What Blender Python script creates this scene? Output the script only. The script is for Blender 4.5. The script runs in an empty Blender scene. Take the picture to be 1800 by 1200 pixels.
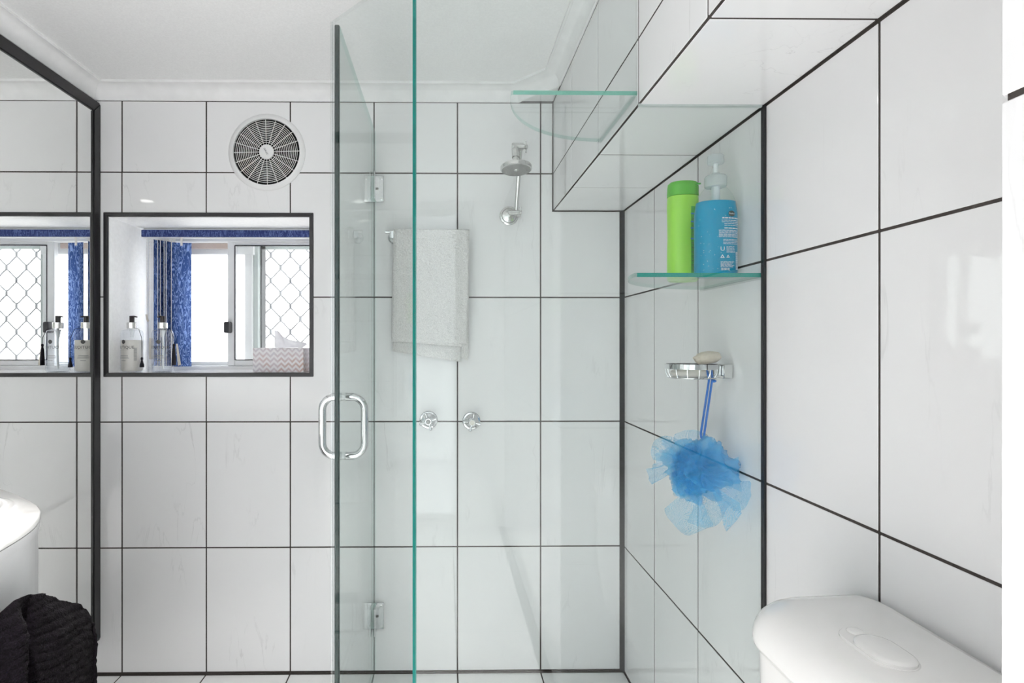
import bpy, bmesh, math, random
from mathutils import Vector, Matrix, noise
random.seed(7)
PI = math.pi
scene = bpy.context.scene
COL = scene.collection

# ------------------------------------------------------------------ camera
F, YAW, CX, CY, H = 988.9, 0.0120, 795.88, 603.78, 1.1832
D, XR = 2.0257, 0.6413            # back wall face, right wall face
XL, XM = -1.2564, -1.2388         # left wall face, mirror face
ZC = 2.103                        # ceiling
cam = bpy.data.cameras.new('camera')
cam.sensor_width = 36.0
cam.lens = F / 1800 * 36
cam.shift_x = (900 - CX) / 1800
cam.shift_y = (CY - 600) / 1800
cam.clip_start = 0.02
co = bpy.data.objects.new('camera', cam)
COL.objects.link(co)
co.location = (0, 0, H)
co.rotation_euler = (PI / 2, 0, -YAW)
scene.camera = co

# ------------------------------------------------------------------ light
w = bpy.data.worlds.new('daylight')
scene.world = w
w.use_nodes = True
bg = w.node_tree.nodes['Background']
bg.inputs['Color'].default_value = (1.0, 0.985, 0.975, 1)
bg.inputs['Strength'].default_value = 1.6
scene.view_settings.view_transform = 'Standard'
scene.view_settings.look = 'None'
scene.view_settings.gamma = 1.0
scene.view_settings.use_curve_mapping = False
scene.view_settings.exposure = 1.80
LAMP_STRENGTH = 5.0
SPOT_POWER = 66.0
cy = scene.cycles
cy.use_denoising = True
cy.use_adaptive_sampling = True
cy.adaptive_threshold = 0.08
cy.adaptive_min_samples = 20
cy.max_bounces = 10
cy.diffuse_bounces = 6
cy.glossy_bounces = 5
cy.transmission_bounces = 8
cy.transparent_max_bounces = 18
cy.sample_clamp_indirect = 6.0
cy.caustics_reflective = False
cy.caustics_refractive = False

# ------------------------------------------------------------------ materials
def new_mat(name):
    m = bpy.data.materials.new(name)
    m.use_nodes = True
    nt = m.node_tree
    return m, nt, nt.nodes['Principled BSDF']

def N(nt, t, **kw):
    n = nt.nodes.new(t)
    for k, v in kw.items():
        setattr(n, k, v)
    return n

def L(nt, a, b):
    nt.links.new(a, b)

def pm(name, col, rough=0.5, metal=0.0, bump=0.0, bscale=40.0, **kw):
    """principled material with a faint procedural colour and relief variation"""
    m, nt, b = new_mat(name)
    b.inputs['Roughness'].default_value = rough
    b.inputs['Metallic'].default_value = metal
    for k, v in kw.items():
        b.inputs[k.replace('_', ' ')].default_value = v
    tc = N(nt, 'ShaderNodeTexCoord')
    no = N(nt, 'ShaderNodeTexNoise')
    no.inputs['Scale'].default_value = bscale
    no.inputs['Detail'].default_value = 4
    L(nt, tc.outputs['Object'], no.inputs['Vector'])
    r = N(nt, 'ShaderNodeValToRGB')
    r.color_ramp.elements[0].position = 0.3
    r.color_ramp.elements[1].position = 0.7
    r.color_ramp.elements[0].color = tuple(c * 0.96 for c in col[:3]) + (1,)
    r.color_ramp.elements[1].color = tuple(min(1, c * 1.03) for c in col[:3]) + (1,)
    L(nt, no.outputs['Fac'], r.inputs['Fac'])
    L(nt, r.outputs['Color'], b.inputs['Base Color'])
    if bump:
        bp = N(nt, 'ShaderNodeBump')
        bp.inputs['Strength'].default_value = bump
        bp.inputs['Distance'].default_value = 0.002
        L(nt, no.outputs['Fac'], bp.inputs['Height'])
        L(nt, bp.outputs['Normal'], b.inputs['Normal'])
    return m

def tile_mat(name, col, rough):
    m, nt, b = new_mat(name)
    b.inputs['Roughness'].default_value = rough
    b.inputs['IOR'].default_value = 1.45
    tc = N(nt, 'ShaderNodeTexCoord')
    oi = N(nt, 'ShaderNodeObjectInfo')
    ad = N(nt, 'ShaderNodeVectorMath', operation='MULTIPLY_ADD')
    L(nt, oi.outputs['Random'], ad.inputs[0])
    ad.inputs[1].default_value = (37, 53, 71)
    L(nt, tc.outputs['Object'], ad.inputs[2])
    no = N(nt, 'ShaderNodeTexNoise')
    no.inputs['Scale'].default_value = 1.0
    no.inputs['Detail'].default_value = 7
    no.inputs['Distortion'].default_value = 0.7
    mp = N(nt, 'ShaderNodeMapping')
    mp.inputs['Rotation'].default_value = (-0.5, -0.5, 0.0)
    mp.inputs['Scale'].default_value = (11.0, 11.0, 2.2)
    L(nt, ad.outputs[0], mp.inputs['Vector'])
    L(nt, mp.outputs[0], no.inputs['Vector'])
    sb = N(nt, 'ShaderNodeMath', operation='SUBTRACT')
    sb.inputs[1].default_value = 0.5
    ab = N(nt, 'ShaderNodeMath', operation='ABSOLUTE')
    L(nt, no.outputs['Fac'], sb.inputs[0])
    L(nt, sb.outputs[0], ab.inputs[0])
    n2 = N(nt, 'ShaderNodeTexNoise')
    n2.inputs['Scale'].default_value = 4.0
    L(nt, ad.outputs[0], n2.inputs['Vector'])
    mr = N(nt, 'ShaderNodeMapRange')
    mr.inputs['From Min'].default_value = 0.0
    mr.inputs['From Max'].default_value = 0.010
    mr.inputs['To Min'].default_value = 1.0
    mr.inputs['To Max'].default_value = 0.0
    L(nt, ab.outputs[0], mr.inputs['Value'])
    m2 = N(nt, 'ShaderNodeMapRange')
    m2.inputs['From Min'].default_value = 0.52
    m2.inputs['From Max'].default_value = 0.75
    m2.inputs['To Max'].default_value = 0.42
    L(nt, n2.outputs['Fac'], m2.inputs['Value'])
    mu = N(nt, 'ShaderNodeMath', operation='MULTIPLY')
    L(nt, mr.outputs[0], mu.inputs[0])
    L(nt, m2.outputs[0], mu.inputs[1])
    mx = N(nt, 'ShaderNodeMix', data_type='RGBA')
    mx.inputs['A'].default_value = col + (1,)
    mx.inputs['B'].default_value = (0.50, 0.50, 0.50, 1)
    L(nt, mu.outputs[0], mx.inputs['Factor'])
    L(nt, mx.outputs['Result'], b.inputs['Base Color'])
    n3 = N(nt, 'ShaderNodeTexNoise')
    n3.inputs['Scale'].default_value = 9.0
    L(nt, ad.outputs[0], n3.inputs['Vector'])
    bp = N(nt, 'ShaderNodeBump')
    bp.inputs['Strength'].default_value = 0.06
    bp.inputs['Distance'].default_value = 0.004
    L(nt, n3.outputs['Fac'], bp.inputs['Height'])
    L(nt, bp.outputs['Normal'], b.inputs['Normal'])
    return m

def glass_mat(name, tint, refl=1.0, rough=0.0, diffuse=0.0):
    """sheet glass: tinted straight-through transmission under a Schlick reflection"""
    m, nt, b = new_mat(name)
    nt.nodes.remove(b)
    out = nt.nodes['Material Output']
    tr = N(nt, 'ShaderNodeBsdfTransparent')
    no = N(nt, 'ShaderNodeTexNoise')
    tc = N(nt, 'ShaderNodeTexCoord')
    L(nt, tc.outputs['Object'], no.inputs['Vector'])
    no.inputs['Scale'].default_value = 3
    rp = N(nt, 'ShaderNodeValToRGB')
    rp.color_ramp.elements[0].color = tuple(c * 0.985 for c in tint) + (1,)
    rp.color_ramp.elements[1].color = tuple(tint) + (1,)
    L(nt, no.outputs['Fac'], rp.inputs['Fac'])
    L(nt, rp.outputs[0], tr.inputs['Color'])
    gl = N(nt, 'ShaderNodeBsdfGlossy')
    gl.inputs['Roughness'].default_value = rough
    lw = N(nt, 'ShaderNodeLayerWeight')
    lw.inputs['Blend'].default_value = 0.5
    pw = N(nt, 'ShaderNodeMath', operation='POWER')
    L(nt, lw.outputs['Facing'], pw.inputs[0])
    pw.inputs[1].default_value = 5
    ma = N(nt, 'ShaderNodeMath', operation='MULTIPLY_ADD')
    L(nt, pw.outputs[0], ma.inputs[0])
    ma.inputs[1].default_value = 0.65 * refl
    ma.inputs[2].default_value = 0.04 * refl
    mx = N(nt, 'ShaderNodeMixShader')
    L(nt, ma.outputs[0], mx.inputs['Fac'])
    src = tr
    if diffuse:
        tl = N(nt, 'ShaderNodeBsdfTranslucent')
        df = N(nt, 'ShaderNodeBsdfDiffuse')
        tl.inputs['Color'].default_value = (0.9, 0.93, 0.95, 1)
        df.inputs['Color'].default_value = (0.9, 0.93, 0.95, 1)
        m0 = N(nt, 'ShaderNodeMixShader')
        m0.inputs['Fac'].default_value = 0.35
        L(nt, tl.outputs[0], m0.inputs[1])
        L(nt, df.outputs[0], m0.inputs[2])
        m1 = N(nt, 'ShaderNodeMixShader')
        m1.inputs['Fac'].default_value = diffuse
        L(nt, tr.outputs[0], m1.inputs[1])
        L(nt, m0.outputs[0], m1.inputs[2])
        src = m1
    L(nt, src.outputs[0], mx.inputs[1])
    L(nt, gl.outputs[0], mx.inputs[2])
    L(nt, mx.outputs[0], out.inputs['Surface'])
    return m

def cloth_mat(name, col, trans=0.0, bump=0.6, bscale=420.0, dist=0.004):
    m, nt, b = new_mat(name)
    b.inputs['Roughness'].default_value = 0.95
    b.inputs['Specular IOR Level'].default_value = 0.1
    b.inputs['Sheen Weight'].default_value = 0.15
    tc = N(nt, 'ShaderNodeTexCoord')
    no = N(nt, 'ShaderNodeTexNoise')
    no.inputs['Scale'].default_value = bscale
    no.inputs['Detail'].default_value = 3
    L(nt, tc.outputs['Object'], no.inputs['Vector'])
    r = N(nt, 'ShaderNodeValToRGB')
    r.color_ramp.elements[0].position = 0.30
    r.color_ramp.elements[1].position = 0.62
    r.color_ramp.elements[0].color = tuple(c * 0.72 for c in col) + (1,)  # darker tone paints shade into the hollows of the pile
    r.color_ramp.elements[1].color = tuple(col) + (1,)
    L(nt, no.outputs['Fac'], r.inputs['Fac'])
    L(nt, r.outputs[0], b.inputs['Base Color'])
    bp = N(nt, 'ShaderNodeBump')
    bp.inputs['Strength'].default_value = bump
    bp.inputs['Distance'].default_value = dist
    L(nt, no.outputs['Fac'], bp.inputs['Height'])
    L(nt, bp.outputs['Normal'], b.inputs['Normal'])
    return m

def moire_mat(name, dark, light, trans):
    """blue damask blind fabric with wavy moire streaks"""
    m, nt, b = new_mat(name)
    out = nt.nodes['Material Output']
    b.inputs['Roughness'].default_value = 0.7
    tc = N(nt, 'ShaderNodeTexCoord')
    mp = N(nt, 'ShaderNodeMapping')
    mp.inputs['Scale'].default_value = (75, 75, 17)
    L(nt, tc.outputs['Object'], mp.inputs['Vector'])
    no = N(nt, 'ShaderNodeTexNoise')
    no.inputs['Scale'].default_value = 1.0
    no.inputs['Detail'].default_value = 5
    no.inputs['Distortion'].default_value = 1.4
    L(nt, mp.outputs[0], no.inputs['Vector'])
    mul = N(nt, 'ShaderNodeMath', operation='MULTIPLY')
    mul.inputs[1].default_value = 34
    L(nt, no.outputs['Fac'], mul.inputs[0])
    sn = N(nt, 'ShaderNodeMath', operation='SINE')
    L(nt, mul.outputs[0], sn.inputs[0])
    r = N(nt, 'ShaderNodeValToRGB')
    r.color_ramp.elements[0].position = 0.35
    r.color_ramp.elements[1].position = 0.75
    r.color_ramp.elements[0].color = dark + (1,)
    r.color_ramp.elements[1].color = light + (1,)
    L(nt, sn.outputs[0], r.inputs['Fac'])
    L(nt, r.outputs[0], b.inputs['Base Color'])
    tl = N(nt, 'ShaderNodeBsdfTranslucent')
    L(nt, r.outputs[0], tl.inputs['Color'])
    mx = N(nt, 'ShaderNodeMixShader')
    mx.inputs['Fac'].default_value = trans
    L(nt, b.outputs[0], mx.inputs[1])
    L(nt, tl.outputs[0], mx.inputs[2])
    L(nt, mx.outputs[0], out.inputs['Surface'])
    return m

def chevron_mat(name):
    m, nt, b = new_mat(name)
    b.inputs['Roughness'].default_value = 0.55
    tc = N(nt, 'ShaderNodeTexCoord')
    sp = N(nt, 'ShaderNodeSeparateXYZ')
    L(nt, tc.outputs['Object'], sp.inputs[0])
    uu = N(nt, 'ShaderNodeMath', operation='ADD')
    L(nt, sp.outputs['X'], uu.inputs[0])
    L(nt, sp.outputs['Y'], uu.inputs[1])
    pp = N(nt, 'ShaderNodeMath', operation='PINGPONG')
    L(nt, uu.outputs[0], pp.inputs[0])
    pp.inputs[1].default_value = 0.0132
    s = N(nt, 'ShaderNodeMath', operation='SUBTRACT')
    L(nt, sp.outputs['Z'], s.inputs[0])
    L(nt, pp.outputs[0], s.inputs[1])
    md = N(nt, 'ShaderNodeMath', operation='PINGPONG')
    L(nt, s.outputs[0], md.inputs[0])
    md.inputs[1].default_value = 0.0095
    lt = N(nt, 'ShaderNodeMath', operation='LESS_THAN')
    L(nt, md.outputs[0], lt.inputs[0])
    lt.inputs[1].default_value = 0.0046
    no = N(nt, 'ShaderNodeTexNoise')
    no.inputs['Scale'].default_value = 16
    L(nt, tc.outputs['Object'], no.inputs['Vector'])
    r = N(nt, 'ShaderNodeValToRGB')
    e = r.color_ramp.elements
    e[0].position = 0.32; e[0].color = (0.62, 0.60, 0.65, 1)
    e[1].position = 0.68; e[1].color = (0.60, 0.44, 0.40, 1)
    k = e.new(0.5); k.color = (0.64, 0.55, 0.58, 1)
    L(nt, no.outputs['Fac'], r.inputs['Fac'])
    mx = N(nt, 'ShaderNodeMix', data_type='RGBA')
    mx.inputs['A'].default_value = (0.80, 0.78, 0.80, 1)
    L(nt, r.outputs[0], mx.inputs['B'])
    L(nt, lt.outputs[0], mx.inputs['Factor'])
    L(nt, mx.outputs['Result'], b.inputs['Base Color'])
    return m

def net_mat(name, col, cover):
    """nylon bath net: fine open weave, part see-through"""
    m, nt, b = new_mat(name)
    out = nt.nodes['Material Output']
    b.inputs['Base Color'].default_value = col + (1,)
    b.inputs['Roughness'].default_value = 0.55
    tl = N(nt, 'ShaderNodeBsdfTranslucent')
    tl.inputs['Color'].default_value = col + (1,)
    m0 = N(nt, 'ShaderNodeMixShader')
    m0.inputs['Fac'].default_value = 0.6
    L(nt, b.outputs[0], m0.inputs[1])
    L(nt, tl.outputs[0], m0.inputs[2])
    tr = N(nt, 'ShaderNodeBsdfTransparent')
    uv = N(nt, 'ShaderNodeTexCoord')
    vo = N(nt, 'ShaderNodeTexVoronoi', feature='DISTANCE_TO_EDGE')
    vo.inputs['Scale'].default_value = 720
    vo.inputs['Randomness'].default_value = 0.6
    L(nt, uv.outputs['Object'], vo.inputs['Vector'])
    mr = N(nt, 'ShaderNodeMapRange')
    mr.inputs['From Min'].default_value = 0.06
    mr.inputs['From Max'].default_value = 0.30
    mr.inputs['To Min'].default_value = min(1, cover * 1.9)
    mr.inputs['To Max'].default_value = cover * 0.35
    L(nt, vo.outputs['Distance'], mr.inputs['Value'])
    mx = N(nt, 'ShaderNodeMixShader')
    L(nt, mr.outputs[0], mx.inputs['Fac'])
    L(nt, tr.outputs[0], mx.inputs[1])
    L(nt, m0.outputs[0], mx.inputs[2])
    L(nt, mx.outputs[0], out.inputs['Surface'])
    return m

def rib_mat(name):
    """dark plum towelling with cut ribs"""
    m, nt, b = new_mat(name)
    b.inputs['Roughness'].default_value = 0.95
    b.inputs['Specular IOR Level'].default_value = 0.1
    b.inputs['Sheen Weight'].default_value = 0.02
    tc = N(nt, 'ShaderNodeTexCoord')
    no = N(nt, 'ShaderNodeTexNoise')
    no.inputs['Scale'].default_value = 380
    L(nt, tc.outputs['Object'], no.inputs['Vector'])
    r = N(nt, 'ShaderNodeValToRGB')
    r.color_ramp.elements[0].position = 0.35
    r.color_ramp.elements[1].position = 0.7
    r.color_ramp.elements[0].color = (0.0010, 0.0006, 0.0013, 1)
    r.color_ramp.elements[1].color = (0.0055, 0.0034, 0.0068, 1)
    L(nt, no.outputs['Fac'], r.inputs['Fac'])
    L(nt, r.outputs[0], b.inputs['Base Color'])
    bp = N(nt, 'ShaderNodeBump')
    bp.inputs['Strength'].default_value = 0.7
    bp.inputs['Distance'].default_value = 0.004
    L(nt, no.outputs['Fac'], bp.inputs['Height'])
    L(nt, bp.outputs['Normal'], b.inputs['Normal'])
    return m

def emit_mat(name, col, strength):
    m, nt, b = new_mat(name)
    b.inputs['Base Color'].default_value = (0.9, 0.9, 0.9, 1)
    b.inputs['Emission Color'].default_value = col + (1,)
    b.inputs['Emission Strength'].default_value = strength
    return m

M = {}
M['tile'] = tile_mat('white_glazed_tile', (0.86, 0.86, 0.865), 0.03)
M['floor_tile'] = tile_mat('white_floor_tile', (0.85, 0.85, 0.85), 0.12)
M['grout'] = pm('dark_grout', (0.055, 0.046, 0.042), 0.9, bump=0.5, bscale=260)
M['silicone'] = pm('black_silicone', (0.012, 0.012, 0.014), 0.35, bscale=30)
M['paint'] = pm('ceiling_paint', (0.92, 0.92, 0.92), 0.85, bump=0.05, bscale=200)
M['plaster'] = pm('white_plaster', (0.88, 0.88, 0.88), 0.7, bump=0.03, bscale=90)
M['cornice'] = pm('cornice_paint', (0.88, 0.88, 0.88), 0.55, bscale=20)
M['black'] = pm('black_satin_metal', (0.010, 0.009, 0.011), 0.28, bscale=60)
M['mirror'] = pm('mirror_silver', (0.95, 0.96, 0.945), 0.0, 1.0, bscale=2)
M['glass'] = glass_mat('green_float_glass', (0.966, 0.985, 0.979))
M['shelf_glass'] = glass_mat('clear_shelf_glass', (0.982, 0.994, 0.990))
M['window_glass'] = glass_mat('window_glass', (0.985, 0.99, 0.99))
M['obscure'] = glass_mat('obscure_window_glass', (0.97, 0.98, 0.98), 1.0, 0.1, 0.45)
M['frosted'] = glass_mat('fill_door_glass', (0.97, 0.98, 0.98), 1.0, 0.1, 0.85)  # panes of the added rear door, diffusing its fill light
M['clear_strip'] = glass_mat('clear_vinyl', (0.95, 0.96, 0.96), 1.5, 0.05)
M['edge'] = pm('polished_glass_edge', (0.012, 0.27, 0.235), 0.12, bscale=25)
M['edge_pale'] = pm('pale_glass_edge', (0.16, 0.42, 0.34), 0.15, bscale=60)
M['edge_faint'] = glass_mat('faint_glass_edge', (0.70, 0.86, 0.82), 1.0)
M['seal'] = pm('dark_green_seal', (0.008, 0.026, 0.025), 0.25, bscale=12)
M['chrome'] = pm('chrome', (0.66, 0.67, 0.68), 0.06, 1.0, bscale=8)
M['satin'] = pm('satin_chrome', (0.66, 0.66, 0.65), 0.16, 1.0, bscale=60)
M['nozzle'] = pm('grey_nozzle_face', (0.30, 0.30, 0.29), 0.45, 0.6, bscale=90)
M['screw'] = pm('dark_screw_slot', (0.05, 0.05, 0.05), 0.5)
M['white_plastic'] = pm('white_plastic', (0.82, 0.82, 0.82), 0.35, bscale=10)
M['duct_shade'] = pm('fan_duct_shade', (0.004, 0.004, 0.004), 0.9)  # near-black tone stands in for the shade inside the fan
M['logo'] = pm('logo_print', (0.10, 0.10, 0.12), 0.5)
M['towel'] = cloth_mat('white_terry', (0.86, 0.85, 0.84))
M['dark_towel'] = rib_mat('plum_rib_terry')
M['blind'] = moire_mat('blue_moire_blind', (0.06, 0.115, 0.31), (0.32, 0.45, 0.74), 0.65)
M['valance'] = moire_mat('blue_moire_valance', (0.018, 0.035, 0.16), (0.10, 0.15, 0.36), 0.05)
M['alu'] = pm('white_aluminium', (0.80, 0.81, 0.82), 0.35, bscale=15)
M['alu_green'] = pm('pale_green_aluminium', (0.50, 0.56, 0.55), 0.4, bscale=50)
M['gasket'] = pm('black_gasket', (0.02, 0.02, 0.025), 0.6)
M['mesh_grey'] = pm('grey_mesh', (0.45, 0.46, 0.49), 0.5, bscale=50)
M['felt'] = pm('grey_pile_strip', (0.45, 0.45, 0.46), 0.95, bump=1.0, bscale=300)
M['roller'] = pm('beige_roller_cloth', (0.60, 0.50, 0.45), 0.9, bump=0.5, bscale=300)
M['cord_white'] = pm('white_cord', (0.78, 0.76, 0.74), 0.6)
M['weight'] = pm('beige_plastic', (0.62, 0.58, 0.53), 0.5)
M['bottle'] = glass_mat('clear_bottle', (0.955, 0.965, 0.98), 0.8, 0.03)
M['bottle_thin'] = glass_mat('thin_clear_bottle', (0.96, 0.98, 0.985), 0.35, 0.03)
M['bottle_edge'] = glass_mat('empty_clear_bottle', (0.97, 0.98, 1.0), 1.6, 0.02)
M['lotion'] = pm('cream_lotion', (0.76, 0.73, 0.67), 0.5, bscale=5)
M['black_plastic'] = pm('black_plastic', (0.02, 0.014, 0.016), 0.35)
M['tassel'] = pm('black_thread', (0.012, 0.010, 0.016), 0.9, bump=0.6, bscale=200)
M['silver_cap'] = pm('silver_collar', (0.75, 0.74, 0.73), 0.2, 0.9, bscale=120)
M['ink'] = pm('grey_ink', (0.10, 0.10, 0.10), 0.6)
M['ink_light'] = pm('pale_grey_ink', (0.36, 0.36, 0.36), 0.6)
M['tag'] = pm('cream_paper_tag', (0.70, 0.66, 0.58), 0.8)
M['chevron'] = chevron_mat('chevron_card')
M['card'] = pm('white_card', (0.80, 0.80, 0.82), 0.6)
M['tissue'] = pm('tissue_paper', (0.86, 0.86, 0.88), 0.9, bump=0.3, bscale=60)
M['green'] = pm('lime_plastic', (0.36, 0.78, 0.07), 0.28, bscale=6)
M['green_cap'] = pm('green_cap_plastic', (0.11, 0.50, 0.035), 0.20, bscale=6)
M['green_dark'] = pm('green_label', (0.055, 0.42, 0.045), 0.3)
M['blue_bar'] = pm('blue_label_bar', (0.02, 0.22, 0.60), 0.4)
M['gel'] = pm('blue_gel', (0.0, 0.34, 0.57), 0.3, bscale=3, Specular_IOR_Level=0.15)
M['pump'] = glass_mat('frosted_pump', (0.93, 0.96, 0.96), 1.0, 0.2, 0.6)
M['pump_tube'] = pm('milky_tube', (0.78, 0.82, 0.83), 0.4)
M['print_white'] = pm('white_print', (0.80, 0.84, 0.86), 0.5)
M['badge'] = pm('dark_green_badge', (0.01, 0.05, 0.04), 0.4)
M['soap'] = pm('cream_soap', (0.80, 0.76, 0.70), 0.45, bscale=15)
M['pumice'] = pm('pumice', (0.74, 0.66, 0.56), 0.95, bump=1.0, bscale=160)
M['net'] = net_mat('blue_net', (0.13, 0.66, 1.0), 0.21)
M['net_dense'] = net_mat('blue_net_dense', (0.11, 0.63, 1.0), 0.27)
M['cord_blue'] = pm('blue_cord', (0.02, 0.18, 0.62), 0.7, bump=0.8, bscale=300)
M['ceramic'] = pm('white_ceramic', (0.79, 0.785, 0.775), 0.09, bscale=5)
M['vanity'] = pm('white_vanity', (0.84, 0.84, 0.85), 0.22, bump=0.04, bscale=12)
M['lamp'] = emit_mat('lamp_diffuser', (1.0, 0.97, 0.94), LAMP_STRENGTH)

# ------------------------------------------------------------------ mesh helpers
def bm_new():
    return bmesh.new()

def box(bm, x0, x1, y0, y1, z0, z1, bev=0.0, seg=1):
    r = bmesh.ops.create_cube(bm, size=1.0)
    vs = r['verts']
    bmesh.ops.scale(bm, vec=(x1 - x0, y1 - y0, z1 - z0), verts=vs)
    bmesh.ops.translate(bm, vec=((x0 + x1) / 2, (y0 + y1) / 2, (z0 + z1) / 2), verts=vs)
    if bev:
        es = list({e for v in vs for e in v.link_edges})
        bmesh.ops.bevel(bm, geom=es, offset=bev, segments=seg, profile=0.5, affect='EDGES')
    return bm

def frame_of(d):
    d = Vector(d).normalized()
    up = Vector((0, 0, 1)) if abs(d.z) < 0.95 else Vector((1, 0, 0))
    a = d.cross(up).normalized()
    return a, d.cross(a).normalized()

def tube(bm, pts, r, n=10, closed=False, caps=True):
    """sweep a circle along points; r a number or a list"""
    pts = [Vector(p) for p in pts]
    rs = r if isinstance(r, (list, tuple)) else [r] * len(pts)
    rings = []
    prev = None
    for i, p in enumerate(pts):
        if closed:
            d = pts[(i + 1) % len(pts)] - pts[i - 1]
        else:
            d = pts[min(i + 1, len(pts) - 1)] - pts[max(i - 1, 0)]
        d.normalize()
        if prev is None:
            a, b = frame_of(d)
        else:
            a = (prev - d * prev.dot(d)).normalized()
            b = d.cross(a)
        prev = a
        rings.append([bm.verts.new(p + (a * math.cos(2 * PI * k / n) + b * math.sin(2 * PI * k / n)) * rs[i]) for k in range(n)])
    m = len(rings)
    for i in range(m if closed else m - 1):
        A, B = rings[i], rings[(i + 1) % m]
        for k in range(n):
            bm.faces.new((A[k], A[(k + 1) % n], B[(k + 1) % n], B[k]))
    if caps and not closed:
        bm.faces.new(list(reversed(rings[0])))
        bm.faces.new(rings[-1])
    return bm

def lathe(bm, prof, n=40, axis='Z', at=(0, 0, 0), sx=1.0, sy=1.0, power=2.0):
    """revolve (radius, height) profile; power>2 squares the section off"""
    rings = []
    for (r, h) in prof:
        ring = []
        for k in range(n):
            t = 2 * PI * k / n
            c, s = math.cos(t), math.sin(t)
            if power != 2.0:
                q = (abs(c) ** power + abs(s) ** power) ** (-1.0 / power)
                c, s = c * q, s * q
            u, v = max(r, 1e-5) * c * sx, max(r, 1e-5) * s * sy
            if axis == 'Z':
                p = (u, v, h)
            elif axis == 'Y':
                p = (u, h, v)
            else:
                p = (h, u, v)
            ring.append(bm.verts.new(Vector(p) + Vector(at)))
        rings.append(ring)
    for A, B in zip(rings, rings[1:]):
        for k in range(n):
            bm.faces.new((A[k], A[(k + 1) % n], B[(k + 1) % n], B[k]))
    bm.faces.new(list(reversed(rings[0])))
    bm.faces.new(rings[-1])
    bmesh.ops.remove_doubles(bm, verts=bm.verts[:], dist=2e-6)
    bmesh.ops.recalc_face_normals(bm, faces=bm.faces[:])
    return bm

def prism(bm, poly, z0, z1, plane='Z', side_mat=0):
    """extrude a polygon; plane names the extrusion axis"""
    def P(a, b, h):
        return {'Z': (a, b, h), 'Y': (a, h, b), 'X': (h, a, b)}[plane]
    lo = [bm.verts.new(P(a, b, z0)) for a, b in poly]
    hi = [bm.verts.new(P(a, b, z1)) for a, b in poly]
    n = len(poly)
    bm.faces.new(list(reversed(lo)))
    bm.faces.new(hi)
    for i in range(n):
        f = bm.faces.new((lo[i], lo[(i + 1) % n], hi[(i + 1) % n], hi[i]))
        f.material_index = side_mat
    bmesh.ops.recalc_face_normals(bm, faces=bm.faces[:])
    return bm

def grid_surface(bm, fn, nu, nv):
    vs = [[bm.verts.new(fn(i / nu, j / nv)) for j in range(nv + 1)] for i in range(nu + 1)]
    for i in range(nu):
        for j in range(nv):
            bm.faces.new((vs[i][j], vs[i + 1][j], vs[i + 1][j + 1], vs[i][j + 1]))
    return vs

def to_mesh(bm, name, mats, smooth=False, angle=35):
    bmesh.ops.recalc_face_normals(bm, faces=bm.faces[:])
    me = bpy.data.meshes.new(name)
    bm.to_mesh(me)
    bm.free()
    for m in (mats if isinstance(mats, (list, tuple)) else [mats]):
        me.materials.append(m)
    if smooth:
        for p in me.polygons:
            p.use_smooth = True
        me.set_sharp_from_angle(angle=math.radians(angle))
    return me

def world_loc(o):
    v = Vector(o.location)
    while o.parent:
        o = o.parent
        v += Vector(o.location)
    return v

def obj(name, bm, mats, parent=None, smooth=False, base=None, angle=35):
    """link a bmesh given in world coordinates as one mesh object"""
    off = world_loc(parent) if parent else Vector((0, 0, 0))
    if base is not None:
        off = Vector(base)
    bmesh.ops.translate(bm, vec=-off, verts=bm.verts[:])
    o = bpy.data.objects.new(name, to_mesh(bm, name, mats, smooth, angle))
    COL.objects.link(o)
    if parent:
        o.parent = parent
        o.location = off - world_loc(parent)
    else:
        o.location = off
    return o

def tag(o, label, cat, group=None):
    o['label'] = label
    o['category'] = cat
    if group:
        o['group'] = group
    return o

def thing(name, label, cat, loc, group=None):
    o = bpy.data.objects.new(name, None)
    o.empty_display_size = 0.02
    COL.objects.link(o)
    o.location = loc
    return tag(o, label, cat, group)

def structure(o, label=None):
    o['kind'] = 'structure'
    if label:
        o['label'] = label
    return o

def text_bm(body, size):
    cu = bpy.data.curves.new('lettering', 'FONT')
    cu.body = body
    cu.size = size
    cu.align_x = 'CENTER'
    cu.align_y = 'CENTER'
    cu.resolution_u = 3
    ob = bpy.data.objects.new('lettering', cu)
    COL.objects.link(ob)
    dg = bpy.context.evaluated_depsgraph_get()
    me = bpy.data.meshes.new_from_object(ob.evaluated_get(dg))
    bm = bmesh.new()
    bm.from_mesh(me)
    bpy.data.objects.remove(ob)
    bpy.data.curves.remove(cu)
    bpy.data.meshes.remove(me)
    return bm

def wrap(bm, cx, cyy, z, ang, rad, sx=1.0, sy=1.0):
    """lay flat lettering (x, y) round an upright cylinder; ang is the facing angle"""
    for v in bm.verts:
        t = ang + v.co.x / rad
        v.co = Vector((cx + math.cos(t) * rad * sx, cyy + math.sin(t) * rad * sy, z + v.co.y))
    return bm

# ------------------------------------------------------------------ tiles
GAP = 0.0045
ROWS = [0.0, 0.4525, 0.903, 1.350, 1.796, 2.246]
cache = {}

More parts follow.
